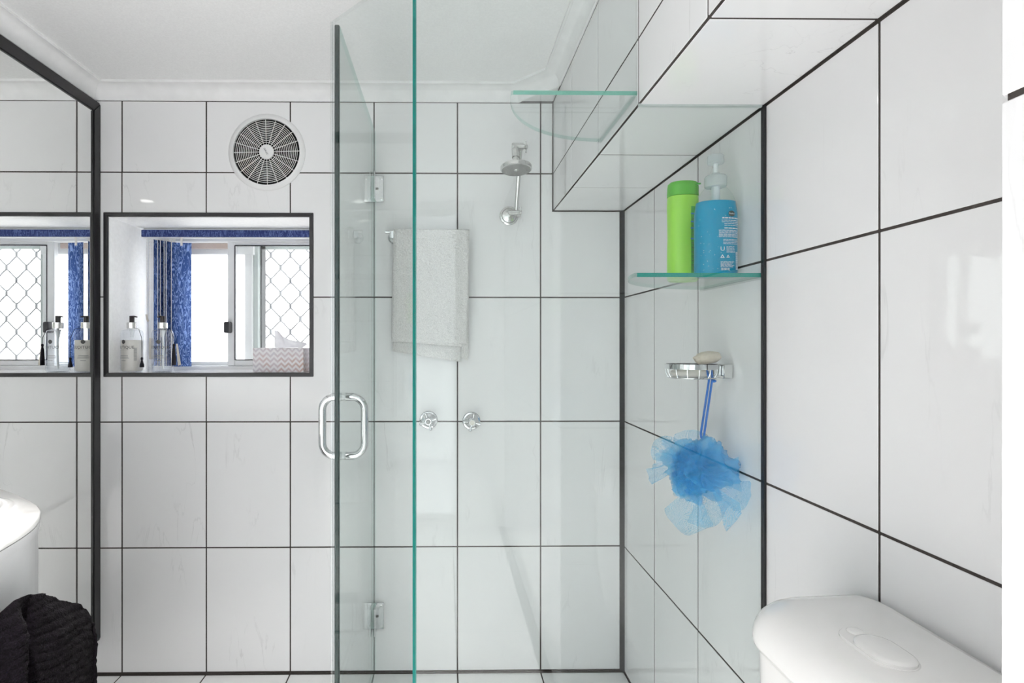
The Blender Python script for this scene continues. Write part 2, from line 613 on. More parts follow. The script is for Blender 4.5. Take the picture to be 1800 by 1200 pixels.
def tile_mesh(w_, h_, t_, plane, mat):
    key = (round(w_, 4), round(h_, 4), t_, plane, mat)
    if key not in cache:
        bm = bm_new()
        if plane == 'Y':
            box(bm, -w_ / 2, w_ / 2, 0, t_, -h_ / 2, h_ / 2, 0.0009)
        elif plane == 'X':
            box(bm, 0, t_, -w_ / 2, w_ / 2, -h_ / 2, h_ / 2, 0.0009)
        elif plane == '-X':
            box(bm, -t_, 0, -w_ / 2, w_ / 2, -h_ / 2, h_ / 2, 0.0009)
        elif plane == 'Z':
            box(bm, -w_ / 2, w_ / 2, -h_ / 2, h_ / 2, 0, t_, 0.0009)
        else:
            box(bm, -w_ / 2, w_ / 2, -h_ / 2, h_ / 2, -t_, 0, 0.0009)
        cache[key] = to_mesh(bm, 'tile', M[mat])
    return cache[key]

def tile(parent, plane, at, a0, a1, b0, b1, mat='tile', hole=None, t=0.006):
    """one tile; plane Y: a=X b=Z, X: a=Y b=Z, Z: a=X b=Y; at = face coordinate"""
    a0 += GAP / 2; a1 -= GAP / 2; b0 += GAP / 2; b1 -= GAP / 2
    if a1 - a0 < 0.012 or b1 - b0 < 0.012:
        return
    if hole and not (hole[1] <= a0 or hole[0] >= a1 or hole[3] <= b0 or hole[2] >= b1):
        xs = sorted({a0, a1} | {x for x in hole[:2] if a0 < x < a1})
        zs = sorted({b0, b1} | {z for z in hole[2:] if b0 < z < b1})
        bm = bm_new()
        vd = {}
        def V(x, z):
            k = (x, z)
            if k not in vd:
                vd[k] = bm.verts.new((x, at, z))
            return vd[k]
        fs = []
        for i in range(len(xs) - 1):
            for j in range(len(zs) - 1):
                mx_, mz_ = (xs[i] + xs[i + 1]) / 2, (zs[j] + zs[j + 1]) / 2
                if hole[0] < mx_ < hole[1] and hole[2] < mz_ < hole[3]:
                    continue
                fs.append(bm.faces.new((V(xs[i], zs[j]), V(xs[i + 1], zs[j]), V(xs[i + 1], zs[j + 1]), V(xs[i], zs[j + 1]))))
        if not fs:
            bm.free()
            return
        r = bmesh.ops.extrude_face_region(bm, geom=fs)
        bmesh.ops.translate(bm, vec=(0, t, 0), verts=[g for g in r['geom'] if isinstance(g, bmesh.types.BMVert)])
        return obj('tile', bm, M[mat], parent)
    me = tile_mesh(a1 - a0, b1 - b0, t, plane, mat)
    o = bpy.data.objects.new('tile', me)
    COL.objects.link(o)
    o.parent = parent
    ca, cb = (a0 + a1) / 2, (b0 + b1) / 2
    o.location = {'Y': (ca, at, cb), 'X': (at, ca, cb), '-X': (at, ca, cb), 'Z': (ca, cb, at), '-Z': (ca, cb, at)}[plane]
    j = lambda: random.uniform(-1, 1) * 0.0012
    o.rotation_euler = {'Y': (j(), 0, j()), 'X': (0, j(), j()), '-X': (0, j(), j()), 'Z': (j(), j(), 0), '-Z': (j(), j(), 0)}[plane]
    return o

GR = 0.0009   # joint depth
YR = -1.40    # rear wall

# niche opening in the back wall
NX0, NX1, NZ0, NZ1 = -1.209, -0.487, 1.076, 1.640
NYB = 2.295

# back wall
bm = bm_new()
X0, X1 = XL - 0.10, XR + 0.10
box(bm, X0, NX0, D + GR, NYB, -0.05, ZC + 0.05)
box(bm, NX1, X1, D + GR, NYB, -0.05, ZC + 0.05)
box(bm, NX0, NX1, D + GR, NYB, -0.05, NZ0)
box(bm, NX0, NX1, D + GR, NYB, NZ1, ZC + 0.05)
wall_back = structure(obj('wall_back', bm, M['grout']), 'white tiled end wall with dark grout and a window niche')
xs = [XR - 0.3 * k for k in range(7)] + [XL + 0.001]
xs.reverse()
HOLE = (NX0 - 0.008, NX1 + 0.008, NZ0 - 0.008, NZ1 + 0.008)
for i in range(len(xs) - 1):
    for r in range(5):
        x1 = xs[i + 1] - (0.008 if i == len(xs) - 2 else 0)
        tile(wall_back, 'Y', D, xs[i], x1, ROWS[r] + (0.006 if r == 0 else 0), min(ROWS[r + 1], 2.0515), hole=HOLE)
# niche lining
bm = bm_new(); box(bm, NX0 - 0.004, NX0 + 0.004, D + 0.004, NYB, NZ0, NZ1)
obj('niche_reveal', bm, M['plaster'], wall_back)
bm = bm_new(); box(bm, NX1 - 0.004, NX1 + 0.004, D + 0.004, NYB, NZ0, NZ1)
obj('niche_reveal', bm, M['plaster'], wall_back)
bm = bm_new(); box(bm, NX0 + 0.004, NX1 - 0.004, D + 0.004, NYB, NZ1 - 0.004, NZ1 + 0.004)
obj('niche_head', bm, M['plaster'], wall_back)
bm = bm_new(); box(bm, NX0 + 0.004, NX1 - 0.004, D + 0.004, NYB, NZ0 - 0.004, NZ0 + 0.003)
o = obj('niche_sill', bm, M['tile'], wall_back)
o['label'] = 'glossy white tiled sill of the niche'

# right wall
bm = bm_new(); box(bm, XR + GR, XR + 0.10, 0.20, D + 0.1, -0.05, ZC + 0.05)
wall_right = structure(obj('wall_right', bm, M['grout']), 'white glazed tile wall beside shower and cistern')
for k in range(6):
    y1 = D - 0.3 * k
    y0 = max(y1 - 0.3, 0.24)
    if k == 0: y1 -= 0.007
    for r in range(4):
        tile(wall_right, 'X', XR, y0, y1, ROWS[r] + (0.006 if r == 0 else 0), min(ROWS[r + 1], 1.661))

# bulkhead over the right side
XB, ZB = 0.386, 1.6625
bm = bm_new(); box(bm, XB + GR, XR + 0.05, -0.2, D + 0.004, ZB + GR, ZC + 0.05)
wall_bulkhead = structure(obj('wall_bulkhead', bm, M['grout']), 'tiled boxed bulkhead running above shower and cistern')
for k in range(8):
    y1 = D - 0.3 * k
    y0 = max(y1 - 0.3, -0.18)
    if k == 0: y1 -= 0.003
    if y1 - y0 < 0.02: continue
    tile(wall_bulkhead, '-Z', ZB + 0.006, XB + 0.002, XR - 0.001, y0, y1)
    tile(wall_bulkhead, 'X', XB, y0, y1, ZB + 0.001, ROWS[4])
    tile(wall_bulkhead, 'X', XB, y0, y1, ROWS[4], 2.0515)

# near wall nib on the right
XN, YN = 0.380, 0.383
bm = bm_new()
box(bm, XN + GR, XR + 0.10, YR - 0.05, YN - 0.006, -0.05, ZC + 0.05)
wall_nib = structure(obj('wall_nib', bm, M['grout']), 'white tiled wall return nearest the camera')
for k in range(6):
    y1 = YN - 0.3 * k
    y0 = max(y1 - 0.3, YR)
    for r in range(5):
        tile(wall_nib, 'X', XN, y0, y1, ROWS[r], min(ROWS[r + 1], ZC))
for r in range(5):
    tile(wall_nib, '-Z' if False else 'Y', YN - 0.006, XN + 0.001, XR, ROWS[r], min(ROWS[r + 1], ZB), t=0.006)

# left wall
bm = bm_new(); box(bm, XL - 0.10, XL - GR, YR - 0.05, D + 0.1, -0.05, ZC + 0.05)
wall_left = structure(obj('wall_left', bm, M['grout']), 'tiled wall behind the large framed mirror')
for k in range(12):
    y1 = D - 0.3 * k
    y0 = max(y1 - 0.3, YR)
    if y1 - y0 < 0.02: continue
    for r in range(5):
        tile(wall_left, '-X', XL, y0, y1, ROWS[r] + (0.006 if r == 0 else 0), min(ROWS[r + 1], 2.0515))

# rear wall behind the camera: an unseen glazed door added here to let in fill light
RW = (-1.20, 0.10, 0.03, 2.06)
bm = bm_new()
box(bm, XL - 0.1, RW[0], YR - 0.10, YR, -0.05, ZC + 0.05)
box(bm, RW[1], XR, YR - 0.10, YR, -0.05, ZC + 0.05)
box(bm, RW[0], RW[1], YR - 0.10, YR, -0.05, RW[2])
box(bm, RW[0], RW[1], YR - 0.10, YR, RW[3], ZC + 0.05)
structure(obj('wall_rear', bm, M['plaster']), 'plain white wall behind the camera')
w2 = structure(bpy.data.objects.new('fill_door_1', None), 'unseen glazed door added behind the camera for fill light')
COL.objects.link(w2); w2.location = ((RW[0] + RW[1]) / 2, YR - 0.05, RW[2])
RM = (RW[0] + RW[1]) / 2
for (a, b, c, d_) in ((RW[0], RW[1], RW[2], RW[2] + 0.04), (RW[0], RW[1], RW[3] - 0.04, RW[3]),
                      (RW[0], RW[0] + 0.04, RW[2] + 0.04, RW[3] - 0.04), (RW[1] - 0.04, RW[1], RW[2] + 0.04, RW[3] - 0.04),
                      (RM - 0.02, RM + 0.02, RW[2] + 0.04, RW[3] - 0.04)):
    bm = bm_new(); box(bm, a, b, YR - 0.075, YR - 0.03, c, d_, 0.003)
    obj('fill_door_frame', bm, M['alu'], w2)
for a, b in ((RW[0] + 0.04, RM - 0.02), (RM + 0.02, RW[1] - 0.04)):
    bm = bm_new(); box(bm, a, b, YR - 0.055, YR - 0.05, RW[2] + 0.04, RW[3] - 0.04)
    obj('pane', bm, M['frosted'], w2)

# floor
bm = bm_new(); box(bm, XL - 0.1, XR + 0.1, YR - 0.1, D + 0.1, -0.08, -GR)
floor = structure(obj('floor', bm, M['grout']), 'white tiled floor with dark grout')
for i in range(len(xs) - 1):
    for k in range(12):
        y1 = D - 0.3 * k
        y0 = max(y1 - 0.3, YR)
        if y1 - y0 < 0.03: continue
        if xs[i] > 0.3 and y0 < 0.3: continue
        tile(floor, '-Z', 0.0, xs[i] + (0.004 if i == 0 else 0), xs[i + 1], y0, y1 - (0.005 if k == 0 else 0), 'floor_tile')

# ceiling and cornice
bm = bm_new(); box(bm, XL - 0.1, XR + 0.1, YR - 0.1, D + 0.1, ZC, ZC + 0.08)
structure(obj('ceiling', bm, M['paint']), 'flat matt white ceiling')

CP = 0.054     # cornice projection
def cornice_profile():
    pr = [(0.0, -0.052), (0.004, -0.052)]
    for k in range(9):
        t = k / 8 * PI / 2
        pr.append((0.006 + (CP - 0.014) * (1 - math.cos(t)), -0.050 + 0.043 * math.sin(t)))
    pr += [(CP - 0.007, -0.0085), (CP, -0.0085), (CP, 0.0), (0.0, 0.0)]
    return pr

def cornice(name, path, z, drop=1.0):
    """sweep the cove along a plan path; the wall lies to the left of travel"""
    bm = bm_new()
    pr = cornice_profile()
    rings = []
    P = [Vector((a, b)) for a, b in path]
    for i, p in enumerate(P):
        ds = []
        if i > 0: ds.append((p - P[i - 1]).normalized())
        if i < len(P) - 1: ds.append((P[i + 1] - p).normalized())
        ns = [Vector((d.y, -d.x)) for d in ds]
        n = sum(ns, Vector((0, 0)))
        n = n / (n.dot(ns[0]) if len(ns) > 1 else 1)
        rings.append([bm.verts.new((p.x + n.x * a, p.y + n.y * a, z + b * drop)) for a, b in pr])
    m = len(pr)
    for A, B in zip(rings, rings[1:]):
        for k in range(m):
            bm.faces.new((A[k], A[(k + 1) % m], B[(k + 1) % m], B[k]))
    bm.faces.new(rings[0]); bm.faces.new(list(reversed(rings[-1])))
    return obj(name, bm, M['cornice'], smooth=True, angle=25)

structure(cornice('trim_1', [(XL, YR), (XL, D), (0.262, D), (XB, D - 0.135), (XB, -0.18)], ZC), 'white cove cornice round the ceiling with a mitred return')
bm = bm_new(); prism(bm, [(0.255, D), (XB, D), (XB, D - 0.142)], ZC - 0.046, ZC - 0.040)
obj('corner_fill', bm, M['cornice'], bpy.data.objects['trim_1'])

# silicone in the wet corner and round the floor edge
bm = bm_new()
prism(bm, [(XR, D), (XR - 0.0145, D), (XR, D - 0.0145)], 0.0, ZB)
structure(obj('trim_2', bm, M['silicone']), 'black silicone bead in the tiled shower corner')
for nm, q in (('trim_3', (XL, XR, D - 0.0045, D, 0.0, 0.0045)), ):
    bm = bm_new(); box(bm, *q)
    structure(obj(nm, bm, M['grout']), 'dark grout bead along the foot of the end wall')

bm = bm_new()
box(bm, XB - 0.0032, XB + 0.0005, D - 0.0035, D, ZB, 2.049)
box(bm, XB - 0.0032, XR, D - 0.0035, D, ZB - 0.0035, ZB)
structure(obj('trim_5', bm, M['grout']), 'dark grout bead where bulkhead meets end wall')

# ------------------------------------------------------------------ niche trim
tr4 = structure(bpy.data.objects.new('trim_4', None), 'black metal edging round the window niche')
COL.objects.link(tr4); tr4.location = ((NX0 + NX1) / 2, D, NZ0)
TO = 0.0145
ox0, ox1, oz0, oz1 = -1.2225, -0.4755, 1.0645, 1.6515
ix0, ix1, iz0, iz1 = ox0 + TO, ox1 - TO, oz0 + TO, oz1 - TO
for poly in ([(ox0, oz0), (ix0, iz0), (ix0, iz1), (ox0, oz1)], [(ox1, oz0), (ox1, oz1), (ix1, iz1), (ix1, iz0)],
             [(ox0, oz0), (ox1, oz0), (ix1, iz0), (ix0, iz0)], [(ox0, oz1), (ix0, iz1), (ix1, iz1), (ox1, oz1)]):
    bm = bm_new(); prism(bm, poly, D - 0.005, D + 0.010, 'Y')
    bmesh.ops.bevel(bm, geom=bm.edges[:], offset=0.0012, segments=1, affect='EDGES')
    obj('edging_bar', bm, M['black'], tr4)

# ------------------------------------------------------------------ window in the niche
w1 = structure(bpy.data.objects.new('window_1', None), 'white aluminium sliding window with diamond security mesh')
COL.objects.link(w1); w1.location = ((NX0 + NX1) / 2, 2.33, NZ0)
def wpart(name, mat, x0, x1, y0, y1, z0, z1, bev=0.002):
    bm = bm_new(); box(bm, x0, x1, y0, y1, z0, z1, bev)
    return obj(name, bm, mat, w1)
WX0, WX1 = NX0 - 0.02, NX1 + 0.02
wpart('frame_head', M['alu'], WX0, WX1, 2.292, 2.40, 1.596, 1.66)
wpart('frame_sill', M['alu'], WX0, WX1, 2.292, 2.40, 1.06, 1.093)
wpart('frame_jamb', M['alu'], WX0, WX0 + 0.045, 2.292, 2.40, 1.093, 1.596)
wpart('frame_jamb', M['alu'], WX1 - 0.045, WX1, 2.292, 2.40, 1.093, 1.596)
# inner sash on the right
wpart('sash_stile', M['alu'], -0.889, -0.860, 2.300, 2.325, 1.093, 1.600)
wpart('sash_stile', M['alu'], -0.54, -0.512, 2.300, 2.325, 1.093, 1.600)
wpart('sash_rail', M['alu'], -0.860, -0.54, 2.302, 2.325, 1.583, 1.602)
wpart('sash_rail', M['alu'], -0.860, -0.54, 2.302, 2.325, 1.093, 1.117)
for (a, b, c, d_) in ((-0.861, -0.858, 1.117, 1.583), (-0.858, -0.54, 1.580, 1.584), (-0.858, -0.54, 1.116, 1.119)):
    wpart('gasket', M['gasket'], a, b, 2.299, 2.304, c, d_, 0)
wpart('pane', M['window_glass'], -0.860, -0.54, 2.311, 2.316, 1.117, 1.583, 0)
# outer sash on the left
wpart('outer_rail', M['alu'], -1.19, -0.80, 2.345, 2.37, 1.553, 1.600)
wpart('outer_rail', M['alu'], -1.19, -0.80, 2.345, 2.37, 1.093, 1.108)
wpart('outer_pane', M['obscure'], -1.19, -0.84, 2.355, 2.360, 1.108, 1.553, 0)
wpart('roller_screen', M['roller'], -1.19, -0.895, 2.328, 2.334, 1.574, 1.604, 0)
# posts of the outer screen
wpart('screen_post', M['alu'], -0.838, -0.806, 2.350, 2.376, 1.093, 1.600)
wpart('screen_post', M['alu_green'], -0.806, -0.786, 2.365, 2.395, 1.093, 1.600)
wpart('screen_post', M['gasket'], -0.786, -0.781, 2.392, 2.400, 1.093, 1.600, 0)
wpart('pile_strip', M['felt'], -0.781, -0.766, 2.396, 2.404, 1.093, 1.600, 0)
wpart('screen_post', M['alu_green'], -0.53, -0.50, 2.365, 2.395, 1.093, 1.600)
wpart('screen_rail', M['alu_green'], -0.786, -0.53, 2.396, 2.404, 1.093, 1.106)
wpart('screen_rail', M['alu_green'], -0.786, -0.53, 2.396, 2.404, 1.582, 1.600)
# diamond security mesh
bm = bm_new()
PX, PZ, YM = 0.0835, 0.0545, 2.402
xn0, zn0 = -0.745, 1.560
for r in range(-1, 11):
    for c in range(-1, 5):
        x = xn0 + c * PX + (PX / 2 if r % 2 else 0)
        z = zn0 - r * PZ
        if not (-0.78 < x < -0.51 and 1.09 < z < 1.60):
            pass
        def ok(q): return -0.785 < q[0] < -0.50 and 1.09 < q[2] < 1.602
        if ok((x, 0, z)):
            tube(bm, [(x, YM, z - 0.0105), (x, YM, z + 0.0105)], 0.0060, 6)
        for sgn in (-1, 1):
            p0 = Vector((x + sgn * 0.002, YM, z - 0.0095))
            p3 = Vector((x + sgn * (PX / 2 - 0.002), YM, z - PZ + 0.0095))
            p1 = p0 + Vector((sgn * 0.011, 0, -0.006)); p2 = p3 + Vector((-sgn * 0.011, 0, 0.006))
            pts = []
            for k in range(7):
                t = k / 6
                pts.append(p0 * (1 - t) ** 3 + p1 * 3 * t * (1 - t) ** 2 + p2 * 3 * t * t * (1 - t) + p3 * t ** 3)
            pts = [p for p in pts if ok(p)]
            if len(pts) > 1:
                tube(bm, pts, 0.0035, 5, caps=False)
o = obj('security_mesh', bm, M['mesh_grey'], w1, smooth=True)
o['kind'] = 'stuff'
o['label'] = 'grey diamond security mesh'
# sash handle
bm = bm_new(); box(bm, -0.892, -0.868, 2.262, 2.300, 1.226, 1.271, 0.006, 2)
o = obj('sash_handle', bm, M['gasket'], w1, smooth=True); o['label'] = 'black sash pull'

# ------------------------------------------------------------------ vertical blind
vb = thing('vertical_blind', 'blue moire vertical blind drawn back to the left of the niche window', 'blind', (-1.0, 2.245, 1.60))
bm = bm_new(); box(bm, -1.188, -0.492, 2.222, 2.262, 1.626, 1.6355, 0.002)
obj('head_rail', bm, M['alu'], vb)
bm = bm_new(); box(bm, -1.192, -0.492, 2.214, 2.219, 1.601, 1.6285, 0.0015)
obj('valance', bm, M['valance'], vb)
bm = bm_new(); box(bm, -1.186, -0.492, 2.219, 2.226, 1.597, 1.603)
box(bm, -1.186, -0.492, 2.219, 2.226, 1.6275, 1.632)
obj('valance_clip', bm, M['alu'], vb)
def slat(x, y, wdt, ang, z0=1.096, z1=1.592, amp=0.0):
    bm = bm_new()
    c, s = math.cos(ang), math.sin(ang)
    def fn(u, v):
        a = (u - 0.5) * wdt
        q = 0.004 * (1 - (2 * u - 1) ** 2) + amp * math.sin(v * 5)
        return Vector((x + a * c - q * s, y + a * s + q * c, z0 + (z1 - z0) * v))
    vs = grid_surface(bm, fn, 6, 8)
    r = bmesh.ops.solidify(bm, geom=bm.faces[:], thickness=0.0008)
    o = obj('slat', bm, M['blind'], vb, smooth=True)
    bm = bm_new(); tube(bm, [fn(0, k / 8) + Vector((0, -0.0006, 0)) for k in range(9)], 0.0011, 6)
    obj('hem_edge', bm, M['cord_white'], o)
    bm = bm_new(); box(bm, x - 0.004, x + 0.004, y - 0.0012, y + 0.0012, z1 - 0.012, 1.599)
    obj('hook', bm, M['cord_white'], o)
for i, (px, a) in enumerate(((-1.126, 1.12), (-1.110, 1.20), (-1.098, 1.16), (-1.084, 1.22), (-1.072, 1.10))):
    slat(px, 2.240 - 0.002 * i, 0.070, a, 1.096, 1.590 - 0.002 * i)
slat(-1.034, 2.212, 0.072, 0.22, 1.094, 1.578)
for x, z0 in ((-1.168, 1.295), (-1.158, 1.290), (-1.150, 1.20)):
    bm = bm_new()
    tube(bm, [(x, 2.214, 1.60), (x - 0.002, 2.213, 1.45), (x, 2.212, z0)], 0.0009, 5)
    for k in range(int((1.59 - z0) / 0.012)):
        bmesh.ops.create_icosphere(bm, subdivisions=1, radius=0.0019, matrix=Matrix.Translation((x - 0.001, 2.213, 1.59 - k * 0.012)))
    obj('chain', bm, M['cord_white'], vb)
bm = bm_new(); tube(bm, [(-1.170, 2.212, 1.297), (-1.168, 2.212, 1.281), (-1.163, 2.212, 1.270)], 0.0042, 8)
obj('chain_weight', bm, M['weight'], vb, smooth=True)
bm = bm_new(); box(bm, -1.158, -1.146, 2.206, 2.218, 1.122, 1.206, 0.002)
obj('cord_weight', bm, M['weight'], vb)

# ------------------------------------------------------------------ pump bottles in the niche
SILL = NZ0 + 0.003
def pump_bottle(x, y, filled, label, face, dirn):
    t = thing('pump_bottle', label, 'bottle', (x, y, SILL), 'pump bottles on the niche sill')
    R, hb = 0.0365, 0.1555
    prof = [(R - 0.004, 0.0), (R - 0.001, 0.003), (R, 0.008), (R, hb - 0.012), (R - 0.004, hb - 0.003), (R - 0.016, hb), (0.0150, hb + 0.002), (0.0145, hb + 0.006)]
    bm = bm_new(); lathe(bm, [(r, SILL + z) for r, z in prof], 40, at=(x, y, 0), power=2.25)
    body = obj('body', bm, M['bottle'] if filled else M['bottle_edge'], t, smooth=True)
    if filled:
        pf = [(R - 0.006, 0.003), (R - 0.002, 0.009), (R - 0.002, 0.1165), (R - 0.003, 0.1175)]
        bm = bm_new(); lathe(bm, [(r, SILL + z) for r, z in pf], 40, at=(x, y, 0), power=2.25)
        c = obj('lotion', bm, M['lotion'], t, smooth=True); c['label'] = 'cream coloured lotion fill'
    else:
        pf = [(R - 0.006, 0.003), (R - 0.002, 0.009), (R - 0.002, 0.030), (R - 0.003, 0.031)]
        bm = bm_new(); lathe(bm, [(r, SILL + z) for r, z in pf], 40, at=(x, y, 0), power=2.25)
        obj('soap_remnant', bm, M['window_glass'], t, smooth=True)
    bm = bm_new(); tube(bm, [(x, y, SILL + 0.012), (x + 0.002, y, SILL + 0.08), (x, y, SILL + hb + 0.004)], 0.0042 if not filled else 0.003, 10)
    tube(bm, [(x, y, SILL + hb - 0.028), (x, y, SILL + hb)], [0.005, 0.0095], 12)
    obj('dip_tube', bm, M['clear_strip'] if filled else M['pump_tube'], t, smooth=True)
    z0 = SILL + hb + 0.004
    bm = bm_new(); lathe(bm, [(0.0165, z0), (0.0175, z0 + 0.001), (0.0175, z0 + 0.021), (0.016, z0 + 0.0225)], 32, at=(x, y, 0))
    obj('collar', bm, M['silver_cap'], t, smooth=True)
    bm = bm_new()
    lathe(bm, [(0.0085, z0 + 0.0225), (0.0085, z0 + 0.044), (0.0078, z0 + 0.0455)], 24, at=(x, y, 0))
    pts = [(x - dirn * 0.008, y, z0 + 0.0435), (x + dirn * 0.008, y, z0 + 0.0445), (x + dirn * 0.020, y - 0.001, z0 + 0.0425)]
    tube(bm, pts, [0.0036, 0.0032, 0.0018], 10)
    obj('pump_head', bm, M['black_plastic'], t, smooth=True)
    # printing
    def put(body_, size, zz, off, mat='ink', nm='lettering'):
        b = text_bm(body_, size)
        wrap(b, x, y, SILL + zz, face + off / R, R + 0.0014)
        obj(nm, b, M[mat], body)
    put('BOUTIQUE', 0.0150, 0.0905, 0)
    def bar(zz, x0, x1, h=0.0016, mat='ink_light'):
        b = bm_new()
        n = 8
        vs = [[b.verts.new((x0 + (x1 - x0) * i / n, s * h / 2, 0)) for s in (-1, 1)] for i in range(n + 1)]
        for i in range(n):
            b.faces.new((vs[i][0], vs[i + 1][0], vs[i + 1][1], vs[i][1]))
        wrap(b, x, y, SILL + zz, face, R + 0.0014)
        obj('print_line', b, M[mat], body)
    bar(0.0815, -0.016, 0.016, 0.0008)
    bar(0.0605, -0.017, 0.017, 0.0022)
    bar(0.0560, -0.020, 0.018, 0.0014)
    bar(0.0520, -0.019, 0.021, 0.0014)
    bar(0.0430, -0.009, 0.009, 0.0014)
    b = bm_new()
    bmesh.ops.create_circle(b, cap_ends=True, segments=20, radius=0.0075)
    wrap(b, x, y, SILL + 0.111, face, R + 0.0014)
    obj('emblem', b, M['ink'], body)
    if filled:
        b = bm_new()
        for k in range(14):
            zz = 0.044 + k * 0.0034
            x0 = 0.036
            vs = [[b.verts.new((x0 + 0.011 * i / 3, zz + s * 0.0009, 0)) for s in (-1, 1)] for i in range(4)]
            for i in range(3):
                b.faces.new((vs[i][0], vs[i + 1][0], vs[i + 1][1], vs[i][1]))
        wrap(b, x, y, SILL, face, R + 0.0014)
        obj('small_print', b, M['ink_light'], body)
    # tassel
    ta = -0.30 if filled else -0.20
    tx, ty = x + math.cos(ta) * (R + 0.012), y + math.sin(ta) * (R + 0.012) - 0.004
    ztop = 0.036 if filled else 0.085
    bm = bm_new()
    cr = [(x + math.cos(ta) * 0.017, y + math.sin(ta) * 0.017 - 0.004, SILL + hb + 0.006), (x + math.cos(ta) * (R - 0.002), y + math.sin(ta) * R - 0.004, SILL + hb + 0.002),
          (tx - 0.001, ty, SILL + hb - 0.03), (tx, ty, SILL + ztop + 0.018)]
    tube(bm, cr, 0.0009, 6)
    obj('tassel_cord', bm, M['tassel'], t)
    bm = bm_new()
    hh = 0.036 if filled else 0.078
    z1 = SILL + ztop + 0.018
    lathe(bm, [(0.001, z1 + 0.001), (0.004, z1 - 0.001), (0.0045, z1 - 0.006), (0.0028, z1 - 0.010), (0.005, z1 - 0.020), (0.0072, z1 - hh * 0.7), (0.0078, z1 - hh)], 14, at=(tx, ty, 0))
    obj('tassel', bm, M['tassel'], t, smooth=True)
    if not filled:
        bm = bm_new(); prism(bm, [(tx + 0.004, SILL + 0.104), (tx + 0.010, SILL + 0.104), (tx + 0.022, SILL + 0.026), (tx + 0.011, SILL + 0.022)], ty + 0.008, ty + 0.009, 'Y')
        obj('paper_tag', bm, M['tag'], t)
    return t
pump_bottle(-1.1555, 2.084, True, 'pump bottle of cream lotion with black tassel on the niche sill', -1.86, 1)
pump_bottle(-1.047, 2.092, False, 'nearly empty clear pump bottle with long black tassel in front of blue blind', -PI / 2 + 0.08, -1)

# ------------------------------------------------------------------ tissue box
tb = thing('tissue_box', 'cardboard tissue box with pink and grey chevron print on niche sill', 'tissue box', (-0.61, 2.105, SILL))
bx0, bx1, by0, by1, bz0, bz1 = -0.703, -0.519, 2.055, 2.165, SILL, SILL + 0.0885
bm = bm_new(); box(bm, bx0, bx1, by0, by1, bz0, bz1, 0.0012)
obj('carton', bm, M['chevron'], tb)
bm = bm_new()
bmesh.ops.create_circle(bm, cap_ends=True, segments=28, radius=0.045, matrix=Matrix.Translation((-0.611, 2.11, bz1 + 0.0006)) @ Matrix.Diagonal((1.4, 0.7, 1, 1)))
obj('opening_film', bm, M['card'], tb)
bm = bm_new()
def tissue(u, v):
    x = -0.640 + 0.105 * u
    hgt = 0.050 * (1 - u) ** 1.3 + 0.014
    z = bz1 + 0.001 + v * hgt * (1 + 0.12 * math.sin(9 * u))
    y = 2.110 + 0.018 * math.sin(7 * u + 2 * v) * v + 0.008 * math.sin(15 * u) * v
    return Vector((x + 0.02 * v * (u - 0.3), y, z))
grid_surface(bm, tissue, 26, 8)
bmesh.ops.solidify(bm, geom=bm.faces[:], thickness=0.0006)
obj('tissue_sheet', bm, M['tissue'], tb, smooth=True, angle=80)

# ------------------------------------------------------------------ framed mirror
mi = thing('wall_mirror', 'large black framed mirror covering the left wall', 'mirror', (XL, 1.0, 0.13))
MY0, MY1, MZ0, MZ1 = 0.10, 2.0245, 0.128, 2.040
bm = bm_new(); box(bm, XL, XM, MY0 + 0.01, MY1 - 0.004, MZ0 + 0.01, MZ1 - 0.01)
obj('mirror_glass', bm, M['mirror'], mi)
FW, XF = 0.040, -1.2325
def fbar(poly):
    bm = bm_new(); prism(bm, poly, XL + 0.001, XF, 'X')
    bmesh.ops.bevel(bm, geom=bm.edges[:], offset=0.003, segments=2, affect='EDGES')
    obj('frame_bar', bm, M['black'], mi, smooth=True)
a0, a1, b0, b1 = MY0, MY1, MZ0, MZ1
c0, c1, d0, d1 = MY0 + FW, MY1 - FW, MZ0 + FW, MZ1 - FW
fbar([(a1, b0), (a1, b1), (c1, d1), (c1, d0)])
fbar([(a0, b0), (c0, d0), (c0, d1), (a0, b1)])
fbar([(a0, b1), (c0, d1), (c1, d1), (a1, b1)])
fbar([(a0, b0), (a1, b0), (c1, d0), (c0, d0)])

# ------------------------------------------------------------------ exhaust fan
FX, FZ = -0.6415, 1.8685
fan = thing('exhaust_fan', 'round white wall exhaust fan with ringed grille above the niche', 'fan', (FX, D, FZ))
bm = bm_new()
lathe(bm, [(0.137, D + 0.001), (0.1375, D - 0.003), (0.135, D - 0.006), (0.124, D - 0.010), (0.1185, D - 0.0105), (0.1175, D - 0.004), (0.1175, D + 0.001)], 72, 'Y', (FX, 0, FZ))
obj('bezel', bm, M['white_plastic'], fan, smooth=True)
bm = bm_new(); lathe(bm, [(0.1175, D - 0.0012), (0.1175, D - 0.0004)], 48, 'Y', (FX, 0, FZ))
obj('duct_shade', bm, M['duct_shade'], fan)  # flat black disc painted as the dark behind the grille
NR = 13
for k in range(NR):
    r = 0.0345 + (0.1155 - 0.0345) * k / NR
    bm = bm_new()
    n = 64
    rg = []
    for i in range(n):
        t = 2 * PI * i / n
        c, s = math.cos(t), math.sin(t)
        rg.append([bm.verts.new((FX + c * (r + a), D + b, FZ + s * (r + a))) for a, b in ((-0.00085, -0.0075), (0.00085, -0.0075), (0.00085, -0.0060), (-0.00085, -0.0060))])
    for i in range(n):
        A, B = rg[i], rg[(i + 1) % n]
        for q in range(4):
            bm.faces.new((A[q], A[(q + 1) % 4], B[(q + 1) % 4], B[q]))
    obj('grille_ring', bm, M['white_plastic'], fan)
